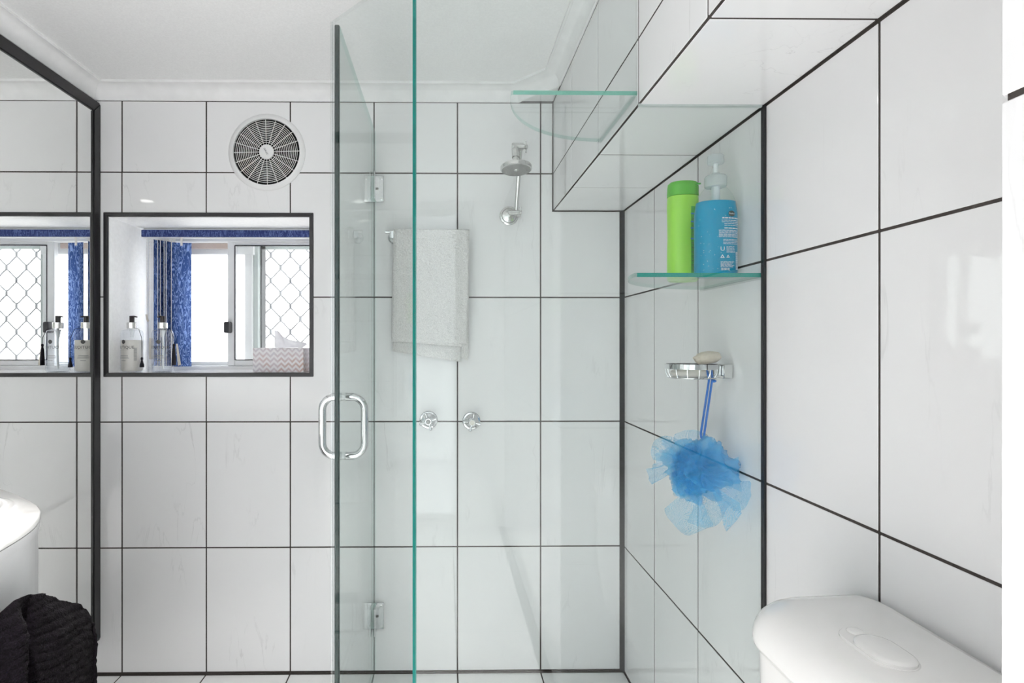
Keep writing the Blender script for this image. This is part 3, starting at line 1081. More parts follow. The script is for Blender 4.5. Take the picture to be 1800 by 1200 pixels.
for k in range(20):
    t = 2 * PI * k / 20 + 0.03
    c, s = math.cos(t), math.sin(t)
    bm = bm_new()
    box(bm, 0.024, 0.1180, -0.0082, -0.0062, -0.0008, 0.0008)
    bmesh.ops.rotate(bm, cent=(0, 0, 0), matrix=Matrix.Rotation(-t, 3, 'Y'), verts=bm.verts[:])
    bmesh.ops.translate(bm, vec=(FX, D, FZ), verts=bm.verts[:])
    obj('spoke', bm, M['white_plastic'], fan)
bm = bm_new(); lathe(bm, [(0.026, D - 0.002), (0.0265, D - 0.008), (0.025, D - 0.0100), (0.001, D - 0.0110)], 40, 'Y', (FX, 0, FZ))
hub = obj('hub', bm, M['white_plastic'], fan, smooth=True)
bm = text_bm('SERLEC', 0.0085)
bmesh.ops.rotate(bm, cent=(0, 0, 0), matrix=Matrix.Rotation(-1.08, 3, 'Z'), verts=bm.verts[:])
for v in bm.verts:
    v.co = Vector((FX + v.co.x - 0.001, D - 0.0116, FZ + v.co.y))
obj('logo', bm, M['logo'], hub)

# ------------------------------------------------------------------ shower glass
ZT = 1.9400
YP0, YP1 = 1.1185, 1.1285
gp = thing('shower_screen', 'fixed clear glass shower panel notched under the tiled bulkhead', 'shower screen', (0.29, YP1, 0.012))
bm = bm_new()
prism(bm, [(-0.062, 0.012), (XR - 0.005, 0.012), (XR - 0.005, ZB - 0.004), (XB + 0.006, ZB - 0.004), (XB - 0.0035, ZB + 0.004),
           (XB - 0.0045, ZT), (-0.062, ZT)], YP0, YP1, 'Y', 1)
for f_ in bm.faces:
    f_.normal_update()
    if abs(f_.normal.y) < 0.5:
        f_.material_index = 1 if f_.calc_center_median().x < 0 else 2
obj('pane', bm, [M['glass'], M['edge_faint'], M['clear_strip']], gp)
bm = bm_new(); box(bm, XR - 0.0050, XR - 0.0003, YP0 - 0.001, YP1 + 0.001, 0.004, ZB - 0.002)
o = obj('wall_seal', bm, M['silicone'], gp); o['label'] = 'black sealant line down the tiles'
bm = bm_new(); box(bm, XB, XR - 0.007, YP0 + 0.002, YP1 - 0.002, ZB - 0.0042, ZB + 0.001)
obj('top_seal', bm, M['alu_green'], gp)

dp = thing('shower_screen', 'narrow diagonal glass shower panel between door and front panel', 'shower screen', (-0.16, 1.22, 0.012))
p0, p1 = Vector((-0.2660, 1.3190)), Vector((-0.0665, 1.1215))
dv = (p1 - p0).normalized(); nv = Vector((-dv.y, dv.x)) * 0.010
bm = bm_new()
q = [p0, p1, p1 + nv, p0 + nv]
prism(bm, [(v.x, v.y) for v in q], 0.012, ZT - 0.002, 'Z', 1)
bm.faces.ensure_lookup_table()
for f_ in bm.faces:      # broad faces clear, narrow ends green
    if abs(f_.normal.z) < 0.5:
        f_.material_index = 0 if f_.calc_area() > 0.1 else (1 if f_.calc_center_median().x > -0.1 else 2)
    else:
        f_.material_index = 2
obj('pane', bm, [M['glass'], M['edge'], M['clear_strip']], dp)
bm = bm_new(); box(bm, p0.x - 0.0035, p0.x + 0.0005, p0.y - 0.001, p0.y + 0.004, 0.012, ZT - 0.004)
obj('clear_seal', bm, M['clear_strip'], dp)

XD = -0.2577
door = thing('shower_door', 'hinged clear glass shower door with chrome pull handle', 'shower door', (XD, 1.68, 0.014))
bm = bm_new()
prism(bm, [(1.345, 0.014), (2.014, 0.014), (2.014, ZT), (1.345, ZT)], XD - 0.005, XD + 0.005, 'X', 1)
obj('pane', bm, [M['glass'], M['edge_faint']], door)
bm = bm_new(); box(bm, XD - 0.0065, XD + 0.0048, 1.335, 1.3455, 0.014, ZT - 0.001, 0.002)
o = obj('edge_seal', bm, M['seal'], door); o['label'] = 'dark green polished closing edge'
# pull handle
HY, HZ0, HZ1, HP, HR = 1.417, 0.9015, 1.0495, 0.053, 0.0098
hd = None
for s in (-1, 1):
    bm = bm_new()
    pts = []
    rr = 0.032
    x_in, x_out = XD + s * 0.007, XD + s * HP
    pts.append((x_in, HY, HZ0)); 
    for k in range(9):
        t = k / 8 * PI / 2
        pts.append((x_out - s * rr + s * rr * math.sin(t), HY, HZ0 + rr - rr * math.cos(t)))
    for k in range(9):
        t = k / 8 * PI / 2
        pts.append((x_out - s * rr + s * rr * math.cos(t), HY, HZ1 - rr + rr * math.sin(t)))
    pts.append((x_in, HY, HZ1))
    tube(bm, pts, HR, 16)
    hd = obj('pull_handle', bm, M['chrome'], door, smooth=True)
    for z in (HZ0, HZ1):
        bm = bm_new(); lathe(bm, [(0.0112, XD + s * 0.005), (0.0112, XD + s * 0.0075)], 24, 'X', (0, HY, z))
        obj('washer', bm, M['clear_strip'], hd)
# hinges
for z in (1.7385, 0.2065):
    bm = bm_new(); box(bm, XD - 0.036, XD + 0.034, D - 0.005, D - 0.0002, z - 0.047, z + 0.047, 0.0012)
    h = obj('hinge', bm, M['chrome'], door)
    for dx in (-0.028, 0.026):
        for dz in (-0.037, 0.037):
            bm = bm_new(); lathe(bm, [(0.0045, D - 0.005), (0.0045, D - 0.0058), (0.002, D - 0.0062)], 14, 'Y', (XD + dx, 0, z + dz))
            sc = obj('screw', bm, M['satin'], h)
    for dx in (-0.012, 0.012):
        bm = bm_new(); lathe(bm, [(0.0042, D - 0.005), (0.0042, D - 0.007), (0.002, D - 0.0075)], 14, 'Y', (XD + dx, 0, z))
        obj('screw', bm, M['nozzle'], h)
    for s in (-1, 1):
        bm = bm_new()
        prism(bm, [(D - 0.006, z - 0.047), (D - 0.006, z + 0.045), (D - 0.045, z + 0.053), (D - 0.058, z + 0.047), (D - 0.058, z - 0.047), (D - 0.045, z - 0.053)],
              XD + s * 0.0055, XD + s * 0.0105, 'X')
        bmesh.ops.bevel(bm, geom=bm.edges[:], offset=0.001, segments=1, affect='EDGES')
        obj('clamp_plate', bm, M['chrome'], h)

# ------------------------------------------------------------------ glass corner shelves
def corner_shelf(xc, yc, z, rx, ry, label, wallbar):
    t = thing('glass_shelf', label, 'shelf', (xc, yc, z), 'glass corner shelves in the shower')
    poly = [(xc, yc), (xc - rx + 0.004, yc), (xc - rx, yc + 0.004)]
    for k in range(1, 25):
        a = k / 25 * PI / 2
        poly.append((xc - rx * math.cos(a), yc + 0.004 + (ry - 0.004) * math.sin(a)))
    poly.append((xc, yc + ry))
    bm = bm_new()
    prism(bm, poly, z, z + 0.0085, 'Z', 1)
    bm.faces.ensure_lookup_table()
    for f_ in bm.faces:
        if abs(f_.normal.z) < 0.5:
            c = f_.calc_center_median()
            f_.material_index = 1 if abs(f_.normal.y) > 0.98 and c.y < yc + 0.002 else 2
    obj('pane', bm, [M['shelf_glass'], M['edge'] if not wallbar else M['edge_pale'], M['edge_faint']], t)
    bm = bm_new(); box(bm, xc - 0.010, xc - 0.0005, yc + 0.006, yc + ry - 0.002, z - 0.004, z + 0.0002)
    obj('wall_bracket', bm, M['clear_strip'], t)
    return t
corner_shelf(XB - 0.001, YP1 + 0.002, 1.684, 0.2535, 0.262, 'quarter round glass shelf high up against the bulkhead', True)
corner_shelf(XR - 0.001, YP1 + 0.002, 1.3175, 0.2590, 0.262, 'quarter round glass shelf holding the green and blue bottles', False)
SH = 1.3175 + 0.0085

# ------------------------------------------------------------------ green shampoo bottle
gx, gy = 0.5455, 1.290
gb = thing('shampoo_bottle', 'lime green shampoo bottle with darker green cap on lower glass shelf', 'bottle', (gx, gy, SH))
Hg = 0.2275
bm = bm_new()
prof = [(0.030, 0.0), (0.0335, 0.003), (0.0345, 0.012), (0.0345, 0.06), (0.0335, 0.10), (0.0340, 0.135), (0.0347, 0.172), (0.0340, 0.190), (0.0335, 0.194)]
lathe(bm, [(r, SH + z) for r, z in prof], 44, at=(gx, gy, 0), sy=0.80, power=2.3)
body = obj('body', bm, M['green'], gb, smooth=True)
bm = bm_new()
lathe(bm, [(r, SH + z) for r, z in [(0.0335, 0.1948), (0.0345, 0.1955), (0.0342, 0.216), (0.0330, 0.2235), (0.030, 0.2265), (0.001, Hg)]], 44, at=(gx, gy, 0), sy=0.80, power=2.3)
cap = obj('cap', bm, M['green_cap'], gb, smooth=True)
bm = bm_new(); box(bm, gx + 0.020, gx + 0.030, gy - 0.028, gy - 0.022, SH + 0.217, SH + 0.220, 0.001)
obj('cap_notch', bm, M['green_dark'], cap)
def strip(bm, a0, a1, z0, z1, cx_, cy_, rad, sy, power=2.3, n=10, m=1):
    vs = []
    for i in range(n + 1):
        t = a0 + (a1 - a0) * i / n
        c, s = math.cos(t), math.sin(t)
        q = (abs(c) ** power + abs(s) ** power) ** (-1.0 / power)
        r0 = rad(z0) if callable(rad) else rad
        r1 = rad(z1) if callable(rad) else rad
        vs.append((bm.verts.new((cx_ + c * q * r0, cy_ + s * q * r0 * sy, SH + z0)), bm.verts.new((cx_ + c * q * r1, cy_ + s * q * r1 * sy, SH + z1))))
    for A, B in zip(vs, vs[1:]):
        bm.faces.new((A[0], B[0], B[1], A[1]))
    return bm
def grad(z):
    for (r0, z0), (r1, z1) in zip(prof, prof[1:]):
        if z0 <= z <= z1:
            return (r0 + (r1 - r0) * (z - z0) / (z1 - z0)) + 0.0005
    return 0.0350
bm = bm_new()
for k in range(16):
    strip(bm, -1.36, -0.60, 0.014 + k * 0.0096, 0.014 + (k + 1) * 0.0096, gx, gy, lambda z: grad(z) , 0.80)
obj('back_label', bm, M['green_dark'], body, smooth=True)
for z in (0.149, 0.131, 0.1165, 0.0925):
    bm = bm_new(); strip(bm, -1.38, -0.95, z, z + 0.0035, gx, gy, lambda q: grad(q) + 0.0004, 0.80)
    obj('label_bar', bm, M['blue_bar'], body)
bm = bm_new()
for z, a in [(0.1395, -0.8), (0.1365, -0.84), (0.126, -0.75), (0.1235, -0.82), (0.121, -0.78), (0.110, -0.82), (0.106, -0.7), (0.102, -0.8)] + [(0.084 - 0.0033 * k, -0.86 + 0.05 * ((k * 7) % 3)) for k in range(20)]:
    strip(bm, a - 0.47, -0.92, z, z + 0.0014, gx, gy, lambda q: grad(q) + 0.0005, 0.80)
obj('label_print', bm, M['ink'], body)
for k in range(8):      # embossed grip lines
    bm = bm_new(); strip(bm, -PI / 2 - 0.30 + 0.02 * k, -PI / 2 + 0.12 + 0.01 * k, 0.085 + k * 0.0058, 0.0865 + k * 0.0058, gx, gy, lambda q: grad(q) + 0.0002, 0.80)
    obj('grip_line', bm, M['green'], body)

# ------------------------------------------------------------------ blue pump gel bottle
ux, uy = 0.5840, 1.212
ub = thing('pump_bottle', 'clear pump bottle of blue shower gel on lower glass shelf', 'bottle', (ux, uy, SH))
prof_b = [(0.040, 0.0), (0.0445, 0.003), (0.0455, 0.012), (0.0452, 0.04), (0.0448, 0.075), (0.0455, 0.110), (0.0450, 0.135), (0.0415, 0.160), (0.0350, 0.178), (0.0260, 0.190), (0.0215, 0.194), (0.0205, 0.199)]
SYB = 0.72
bm = bm_new(); lathe(bm, [(r, SH + z) for r, z in prof_b], 48, at=(ux, uy, 0), sy=SYB, power=2.3)
body = obj('body', bm, M['bottle_thin'], ub, smooth=True)
bm = bm_new(); lathe(bm, [(r - 0.0012, SH + z + 0.0012) for r, z in prof_b[:7]] + [(0.0400, SH + 0.1615), (0.001, SH + 0.162)], 48, at=(ux, uy, 0), sy=SYB, power=2.3)
o = obj('gel', bm, M['gel'], ub, smooth=True); o['label'] = 'bright blue gel with tiny bubbles'
bm = bm_new()
for k in range(40):
    z = random.uniform(0.01, 0.148)
    t = -PI / 2 + random.uniform(-1.2, 0.5)
    c, s = math.cos(t), math.sin(t)
    q = (abs(c) ** 2.3 + abs(s) ** 2.3) ** (-1 / 2.3)
    bmesh.ops.create_icosphere(bm, subdivisions=1, radius=random.uniform(0.0004, 0.0009), matrix=Matrix.Translation((ux + c * q * 0.0440, uy + s * q * 0.0440 * SYB, SH + z)))
o2 = obj('bubble', bm, M['print_white'], o); o2['kind'] = 'stuff'
bm = bm_new(); lathe(bm, [(0.0215, SH + 0.196), (0.0225, SH + 0.198), (0.0225, SH + 0.217), (0.020, SH + 0.220), (0.010, SH + 0.223), (0.008, SH + 0.226)], 32, at=(ux, uy, 0))
obj('collar', bm, M['pump'], ub, smooth=True)
bm = bm_new(); tube(bm, [(ux, uy, SH + 0.155), (ux, uy, SH + 0.200)], 0.0085, 16); tube(bm, [(ux, uy, SH + 0.01), (ux, uy, SH + 0.16)], 0.003, 8)
obj('dip_tube', bm, M['pump_tube'], ub, smooth=True)
bm = bm_new(); tube(bm, [(ux, uy, SH + 0.222), (ux, uy, SH + 0.248)], 0.0048, 12)
obj('plunger', bm, M['pump_tube'], ub, smooth=True)
bm = bm_new()
lathe(bm, [(0.008, SH + 0.246), (0.0165, SH + 0.2465), (0.0170, SH + 0.249), (0.0165, SH + 0.263), (0.014, SH + 0.265)], 28, at=(ux, uy, 0))
tube(bm, [(ux, uy, SH + 0.257), (ux + 0.012, uy + 0.028, SH + 0.256), (ux + 0.015, uy + 0.036, SH + 0.250)], [0.007, 0.005, 0.004], 10)
obj('pump_head', bm, M['pump'], ub, smooth=True)
def brad(z):
    for (r0, z0), (r1, z1) in zip(prof_b, prof_b[1:]):
        if z0 <= z <= z1:
            return (r0 + (r1 - r0) * (z - z0) / (z1 - z0)) + 0.0006
    return 0.045
def wrapb(bm, ang, z):
    for v in bm.verts:
        t = ang + v.co.x / 0.040
        c, s = math.cos(t), math.sin(t)
        q = (abs(c) ** 2.3 + abs(s) ** 2.3) ** (-1 / 2.3)
        zz = z + v.co.y
        r = brad(zz) + 0.0002
        v.co = Vector((ux + c * q * r, uy + s * q * r * SYB, SH + zz))
    return bm
def flat_rects(rects, n=5):
    b = bm_new()
    for x0, x1, y0, y1 in rects:
        vs = [(b.verts.new((x0 + (x1 - x0) * i / n, y0, 0)), b.verts.new((x0 + (x1 - x0) * i / n, y1, 0))) for i in range(n + 1)]
        for A, B in zip(vs, vs[1:]):
            b.faces.new((A[0], B[0], B[1], A[1]))
    return b
LA = -1.26      # facing angle of the label column
b = bm_new(); bmesh.ops.create_circle(b, cap_ends=True, segments=22, radius=0.0062)
for v in b.verts: v.co.x *= 1.15
obj('badge', wrapb(b, LA + 0.12, 0.1320), M['badge'], body)
b = text_bm('Radox', 0.0048)
for v in b.verts: v.co.z = 0
b2 = wrapb(b, LA + 0.12, 0.1320)
for v in b2.verts: v.co += Vector((math.cos(LA), math.sin(LA), 0)) * 0.0006
obj('badge_lettering', b2, M['print_white'], body)
rnd = random.Random(3)
lines = []
def lrow(z, x0, x1, h):
    x = x0
    while x < x1 - 0.002:
        ww = rnd.uniform(0.003, 0.008)
        lines.append((x, min(x1, x + ww), z - h / 2, z + h / 2))
        x += ww + 0.0010
lrow(0.1225, -0.014, 0.022, 0.0024)
for z, x0 in ((0.1175, -0.015), (0.1140, -0.015), (0.1105, -0.010), (0.1070, -0.010)): lrow(z, x0, 0.022, 0.0011)
lrow(0.1010, -0.010, 0.022, 0.0018)
for k in range(6): lrow(0.0965 - 0.0028 * k, -0.020, 0.022, 0.0011)
for k in range(4): lrow(0.0770 - 0.0030 * k, -0.012, 0.022, 0.0010)
for k in range(6): lrow(0.0620 - 0.0024 * k, -0.006, 0.012, 0.0008)
for k in range(5): lrow(0.0300 - 0.0026 * k, -0.017, 0.010 - 0.003 * (k % 3), 0.0011)
for k in range(2): lrow(0.0160 - 0.0030 * k, -0.016, 0.000, 0.0014)
obj('small_print', wrapb(flat_rects(lines, 3), LA, 0), M['print_white'], body)
b = text_bm('U', 0.0125)
obj('lettering', wrapb(b, LA - 0.33, 0.0570), M['print_white'], body)
b = bm_new()      # recycling marks
for cx0, sc in ((-0.0135, 1.0), (-0.003, 0.8)):
    o_ = [(-0.0042, -0.0035), (0.0042, -0.0035), (0, 0.0042)]
    i_ = [(-0.0018, -0.0019), (0.0018, -0.0019), (0, 0.0014)]
    O_ = [b.verts.new((cx0 + a * sc, c * sc, 0)) for a, c in o_]
    I_ = [b.verts.new((cx0 + a * sc, c * sc, 0)) for a, c in i_]
    for k in range(3):
        b.faces.new((O_[k], O_[(k + 1) % 3], I_[(k + 1) % 3], I_[k]))
obj('recycling_mark', wrapb(b, LA, 0.0415), M['print_white'], body)
bars = [(0.0145, 0.0215, 0.014 + k * 0.0021, 0.014 + k * 0.0021 + rnd.choice((0.0010, 0.0015))) for k in range(18)]
obj('barcode', wrapb(flat_rects(bars, 2), LA, 0), M['print_white'], body)

# ------------------------------------------------------------------ soap basket, soaps, loofah
sx_, sy_, sz_ = 0.5540, 1.262, 1.107
sb = thing('soap_basket', 'round chrome wire soap basket on the right shower wall', 'soap dish', (XR, 1.27, 1.12))
bm = bm_new(); box(bm, XR - 0.022, XR - 0.0005, 1.247, 1.283, 1.105, 1.137, 0.002)
obj('wall_bracket', bm, M['satin'], sb)
bm = bm_new(); box(bm, XR - 0.040, XR - 0.022, 1.258, 1.272, 1.110, 1.135, 0.002)
obj('arm', bm, M['chrome'], sb)
RB = 0.0560
bm = bm_new()
n = 48
rg = []
for i in range(n):
    t = 2 * PI * i / n
    c, s = math.cos(t), math.sin(t)
    rg.append([bm.verts.new((sx_ + c * (RB + a), sy_ + s * (RB + a), 1.1315 + h)) for a, h in ((0.0012, -0.005), (0.0012, 0.006), (-0.0012, 0.006), (-0.0012, -0.005))])
for i in range(n):
    A, B = rg[i], rg[(i + 1) % n]
    for q in range(4):
        bm.faces.new((A[q], A[(q + 1) % 4], B[(q + 1) % 4], B[q]))
obj('rim', bm, M['chrome'], sb, smooth=True)
bm = bm_new(); tube(bm, [(sx_ + 0.049 * math.cos(2 * PI * i / 40), sy_ + 0.049 * math.sin(2 * PI * i / 40), sz_) for i in range(40)], 0.0016, 8, closed=True)
obj('base_ring', bm, M['chrome'], sb, smooth=True)
for k in range(14):
    t = 2 * PI * k / 14 + 0.1
    c, s = math.cos(t), math.sin(t)
    bm = bm_new(); tube(bm, [(sx_ + c * RB, sy_ + s * RB, 1.128), (sx_ + c * 0.0545, sy_ + s * 0.0545, 1.118), (sx_ + c * 0.049, sy_ + s * 0.049, sz_)], 0.0012, 6)
    obj('wire', bm, M['chrome'], sb, smooth=True)
for k in range(-4, 5):
    d_ = k * 0.0105
    hl = math.sqrt(max(0.0001, 0.049 ** 2 - d_ ** 2))
    bm = bm_new(); tube(bm, [(sx_ - hl, sy_ + d_, sz_), (sx_ + hl, sy_ + d_, sz_)], 0.0011, 6)
    obj('wire', bm, M['chrome'], sb, smooth=True)

def pebble(bm, c, r, rough, rot=(0, 0, 0), seed=0, sub=4, fl=2.0):
    rv = bmesh.ops.create_icosphere(bm, subdivisions=sub, radius=1.0)
    E_ = Matrix.Rotation(rot[2], 3, 'Z') @ Matrix.Rotation(rot[1], 3, 'Y') @ Matrix.Rotation(rot[0], 3, 'X')
    for v in rv['verts']:
        p = v.co.copy()
        q = (abs(p.x) ** fl + abs(p.y) ** fl + abs(p.z) ** fl) ** (-1 / fl)
        k = 1 + rough * noise.noise(p * 2.3 + Vector((seed, 0, 0))) + rough * 0.4 * noise.noise(p * 7 + Vector((seed, 3, 0)))
        v.co = Vector(c) + E_ @ Vector((p.x * r[0] * q * k, p.y * r[1] * q * k, p.z * r[2] * q * k))
    return bm
bm = bm_new(); pebble(bm, (sx_ - 0.004, sy_, sz_ + 0.0105), (0.042, 0.027, 0.0088), 0.03, fl=3)
tag(obj('soap_bar', bm, M['soap'], smooth=True, base=(sx_ - 0.004, sy_, sz_ + 0.002), angle=80), 'cream soap bar lying inside the chrome wire basket', 'soap')
bm = bm_new(); pebble(bm, (0.5890, 1.262, 1.1515), (0.0305, 0.020, 0.0142), 0.12, (0, -0.13, 0), 4)
tag(obj('pumice_stone', bm, M['pumice'], smooth=True, base=(0.589, 1.262, 1.138), angle=80), 'rough beige pumice stone perched on the soap basket rim', 'pumice stone')

lx, ly, lz = 0.5625, 1.250, 0.892
lo = thing('bath_puff', 'bright blue nylon net bath puff hanging from the soap basket', 'bath puff', (lx, ly, 0.80))
def ruffle(cen, dirv, R0, spread, amp, waves, seed, mat, nu=56, nv=14, lift=0.0, flat=False):
    """one gathered sheet of net: a fan that starts at the knot and ripples outwards"""
    d_ = Vector(dirv).normalized()
    a_, b_ = frame_of(d_)
    rot = random.Random(seed)
    tw = rot.uniform(0, 2 * PI)
    A = a_ * math.cos(tw) + b_ * math.sin(tw)
    if flat:      # fan spread along the wall side rather than edge on
        A = d_.cross(Vector((0.42, 0.90, 0.0))).normalized()
    B = d_.cross(A)
    bm = bm_new()
    def fn(u, v):
        th = (u - 0.5) * spread
        r = 0.004 + R0 * v * (1 + 0.18 * math.sin(3 * th + seed))
        rip = amp * v ** 1.1 * (math.sin(waves * th + seed) + 0.6 * math.sin(waves * 2.3 * th + 2 * seed))
        p = Vector(cen) + (d_ * math.cos(th) + A * math.sin(th)) * r + B * (rip + lift * v)
        nn = noise.noise_vector(p * 22 + Vector((seed, seed, 0)))
        return p + nn * 0.010 * v
    grid_surface(bm, fn, nu, nv)
    return obj('net_layer', bm, mat, lo, smooth=True, angle=180)
C0 = (lx, ly, lz)
rs = random.Random(11)
def crumple(cen, rad, sc, seed, mat, amp, fq):
    """a scrunched pocket of net"""
    bm = bm_new()
    rv = bmesh.ops.create_icosphere(bm, subdivisions=5, radius=1.0)
    sd = Vector((seed * 3.1, seed * 1.7, seed * 0.9))
    for v in rv['verts']:
        p = v.co.copy()
        n1 = noise.noise_vector(p * fq + sd)
        rg_ = abs(noise.noise(p * fq * 1.7 + sd * 2))
        k = 1 + amp * (1.1 * n1.x - 1.3 * rg_ + 0.3)
        q = Vector((p.x * sc[0], p.y * sc[1], p.z * sc[2])) * rad * k + n1 * rad * amp * 0.6
        v.co = Vector(cen) + q
    return obj('net_layer', bm, mat, lo, smooth=True, angle=180)
for k in range(6):
    o_ = Vector((rs.uniform(-1, 1) * 0.020, rs.uniform(-1, 1) * 0.016, rs.uniform(-1, 1) * 0.020))
    crumple(Vector(C0) + o_, rs.uniform(0.036, 0.050), (rs.uniform(0.85, 1.15), 0.85, rs.uniform(0.8, 1.1)), k + 1, M['net'] if k % 2 else M['net_dense'], 0.55, rs.uniform(1.6, 2.6))
for k in range(7):
    th = rs.uniform(0, 2 * PI); ph = rs.uniform(-0.8, 0.8)
    dv_ = Vector((math.cos(th) * math.cos(ph), math.sin(th) * math.cos(ph) * 0.7, math.sin(ph)))
    ruffle(Vector(C0) + dv_ * 0.012, dv_, rs.uniform(0.045, 0.060), rs.uniform(1.6, 2.6), 0.010, rs.uniform(4, 7), k + 21, M['net'])
# longer flaps as they hang in the photograph
ruffle((lx - 0.028, ly, lz + 0.030), (-0.95, -0.10, 0.12), 0.072, 1.5, 0.011, 13, 31, M['net'], 90, flat=True)
ruffle((lx - 0.020, ly, lz + 0.020), (-0.70, 0.0, 0.80), 0.070, 1.5, 0.005, 6, 32, M['net'], flat=True)
ruffle((lx, ly, lz + 0.025), (0.05, -0.1, 0.95), 0.062, 2.0, 0.007, 6, 38, M['net'], flat=True)
ruffle((lx - 0.010, ly, lz - 0.020), (-0.22, -0.1, -0.95), 0.092, 1.25, 0.005, 5, 33, M['net'], 70, flat=True)
ruffle((lx + 0.010, ly, lz - 0.020), (0.22, -0.2, -0.95), 0.078, 1.2, 0.005, 5, 34, M['net'], 70, flat=True)
ruffle((lx + 0.015, ly - 0.01, lz - 0.005), (0.52, -0.25, -0.80), 0.108, 0.50, 0.005, 6, 35, M['net_dense'], flat=True)
ruffle((lx + 0.010, ly - 0.01, lz + 0.010), (0.78, -0.70, 0.06), 0.082, 0.95, 0.004, 5, 36, M['net_dense'], flat=True)
ruffle((lx + 0.005, ly - 0.01, lz - 0.010), (0.70, -0.65, -0.28), 0.082, 0.85, 0.004, 5, 39, M['net'], flat=True)
ruffle((lx, ly, lz + 0.01), (0.55, -0.35, 0.65), 0.066, 1.3, 0.006, 6, 37, M['net'], flat=True)
# hanging cord loop
kz = 1.102
bm = bm_new()
top1, top2, bot = Vector((0.5790, 1.232, kz)), Vector((0.5865, 1.232, kz + 0.004)), Vector((0.5640, 1.232, 0.975))
def strand(pts, ph):
    out = []
    pts = [Vector(p) for p in pts]
    seg = []
    for p, q in zip(pts, pts[1:]):
        n_ = max(2, int((q - p).length / 0.0012))
        seg += [p.lerp(q, i / n_) for i in range(n_)]
    seg.append(pts[-1])
    for i, p in enumerate(seg):
        a = i * 1.05 + ph
        out.append(p + Vector((math.cos(a) * 0.0013, math.sin(a) * 0.0013, 0)))
    return out
loop = [top1 + Vector((-0.001, 0.006, 0.022)), top1, bot + Vector((-0.003, 0, 0.010)), bot + Vector((-0.002, 0, 0.002)), bot, bot + Vector((0.003, 0, 0.002)), bot + Vector((0.0045, 0, 0.010)), top2, top2 + Vector((0.001, 0.006, 0.020))]
for ph in (0, 2.1, 4.2):
    tube(bm, strand(loop, ph), 0.0014, 5)
obj('cord_loop', bm, M['cord_blue'], lo, smooth=True, angle=80)
bm = bm_new(); pebble(bm, (0.5900, 1.232, kz - 0.001), (0.0055, 0.004, 0.0035), 0.1, sub=2)
obj('cord_knot', bm, M['cord_blue'], lo, smooth=True, angle=80)
bm = bm_new()
for ph in (0, 2.1, 4.2):
    tube(bm, strand([bot + Vector((0, 0, 0.001)), bot + Vector((0.0, 0.006, -0.03)), (lx, ly, lz)], ph), 0.0010, 5)
obj('cord_tail', bm, M['net'], lo, smooth=True, angle=80)

# ------------------------------------------------------------------ shower arm and head
sh = thing('wall_shower', 'chrome wall shower head on a jointed swivel arm', 'shower head', (0.2297, D, 1.6442))
cxx, czz = 0.2270, 1.6430
bm = bm_new(); lathe(bm, [(0.0335, D - 0.0002), (0.0335, D - 0.003), (0.030, D - 0.006), (0.0255, D - 0.0065), (0.0250, D - 0.010), (0.020, D - 0.012), (0.009, D - 0.014)], 40, 'Y', (cxx, 0, czz))
fl = obj('wall_flange', bm, M['satin'], sh, smooth=True)
bm = bm_new(); tube(bm, [(cxx + 0.0262 * math.cos(2 * PI * k / 40), D - 0.0068, czz + 0.0262 * math.sin(2 * PI * k / 40)) for k in range(40)], 0.0011, 6, closed=True)
obj('groove_shade', bm, M['nozzle'], fl, smooth=True)  # darker raised ring imitates the shade of a groove
bm = bm_new(); tube(bm, [(cxx, D - 0.012, czz), (cxx, D - 0.050, czz)], 0.0085, 18)
obj('wall_elbow', bm, M['satin'], sh, smooth=True)
def knuckle(x0, x1, y, z, r, nm):
    bm = bm_new(); lathe(bm, [(r * 0.8, x0), (r, x0 + 0.002), (r, x1 - 0.004), (r * 0.7, x1 - 0.003), (r * 0.7, x1)], 24, 'X', (0, y, z))
    k_ = obj(nm, bm, M['satin'], sh, smooth=True)
    bm = bm_new(); lathe(bm, [(0.006, x1), (0.0085, x1 + 0.003), (0.0085, x1 + 0.009), (0.004, x1 + 0.0115)], 20, 'X', (0, y, z))
    kn = obj('cross_knob', bm, M['satin'], sh, smooth=True)
    for sgn in (-1, 1):
        for ax in ((0, 0, 1), (0, 1, 0)):
            v = Vector(ax) * sgn
            c = Vector((x1 + 0.006, y, z))
            bm = bm_new(); tube(bm, [c + v * 0.006, c + v * 0.012, c + v * 0.018, c + v * 0.0205], [0.0018, 0.0024, 0.0032, 0.0018], 10)
            obj('knob_spoke', bm, M['satin'], kn, smooth=True)
y1_ = D - 0.052
knuckle(0.2185, 0.2550, y1_, 1.6445, 0.0105, 'lower_joint')
y2_ = 1.872
zt = 1.839
bm = bm_new(); tube(bm, [(0.2460, y1_, 1.650), (0.2475, (y1_ + y2_) / 2 , (1.650 + zt) / 2), (0.2490, y2_ + 0.006, zt - 0.004)], 0.0072, 14)
obj('arm', bm, M['satin'], sh, smooth=True)
knuckle(0.2185, 0.2610, y2_, zt, 0.0125, 'upper_joint')
hx, hy, hz = 0.2295, 1.838, 1.7590
bm = bm_new()
tube(bm, [(hx + 0.002, y2_ - 0.004, zt - 0.006), (hx, y2_ - 0.012, zt - 0.016)], 0.011, 18)
tube(bm, [(hx, y2_ - 0.012, zt - 0.014), (hx, y2_ - 0.020, zt - 0.042)], 0.0125, 20)
obj('swivel_nut', bm, M['satin'], sh, smooth=True)
bm = bm_new(); tube(bm, [(hx, y2_ - 0.019, zt - 0.038), (hx, y2_ - 0.026, zt - 0.060)], [0.009, 0.012], 18)
obj('ball_neck', bm, M['satin'], sh, smooth=True)
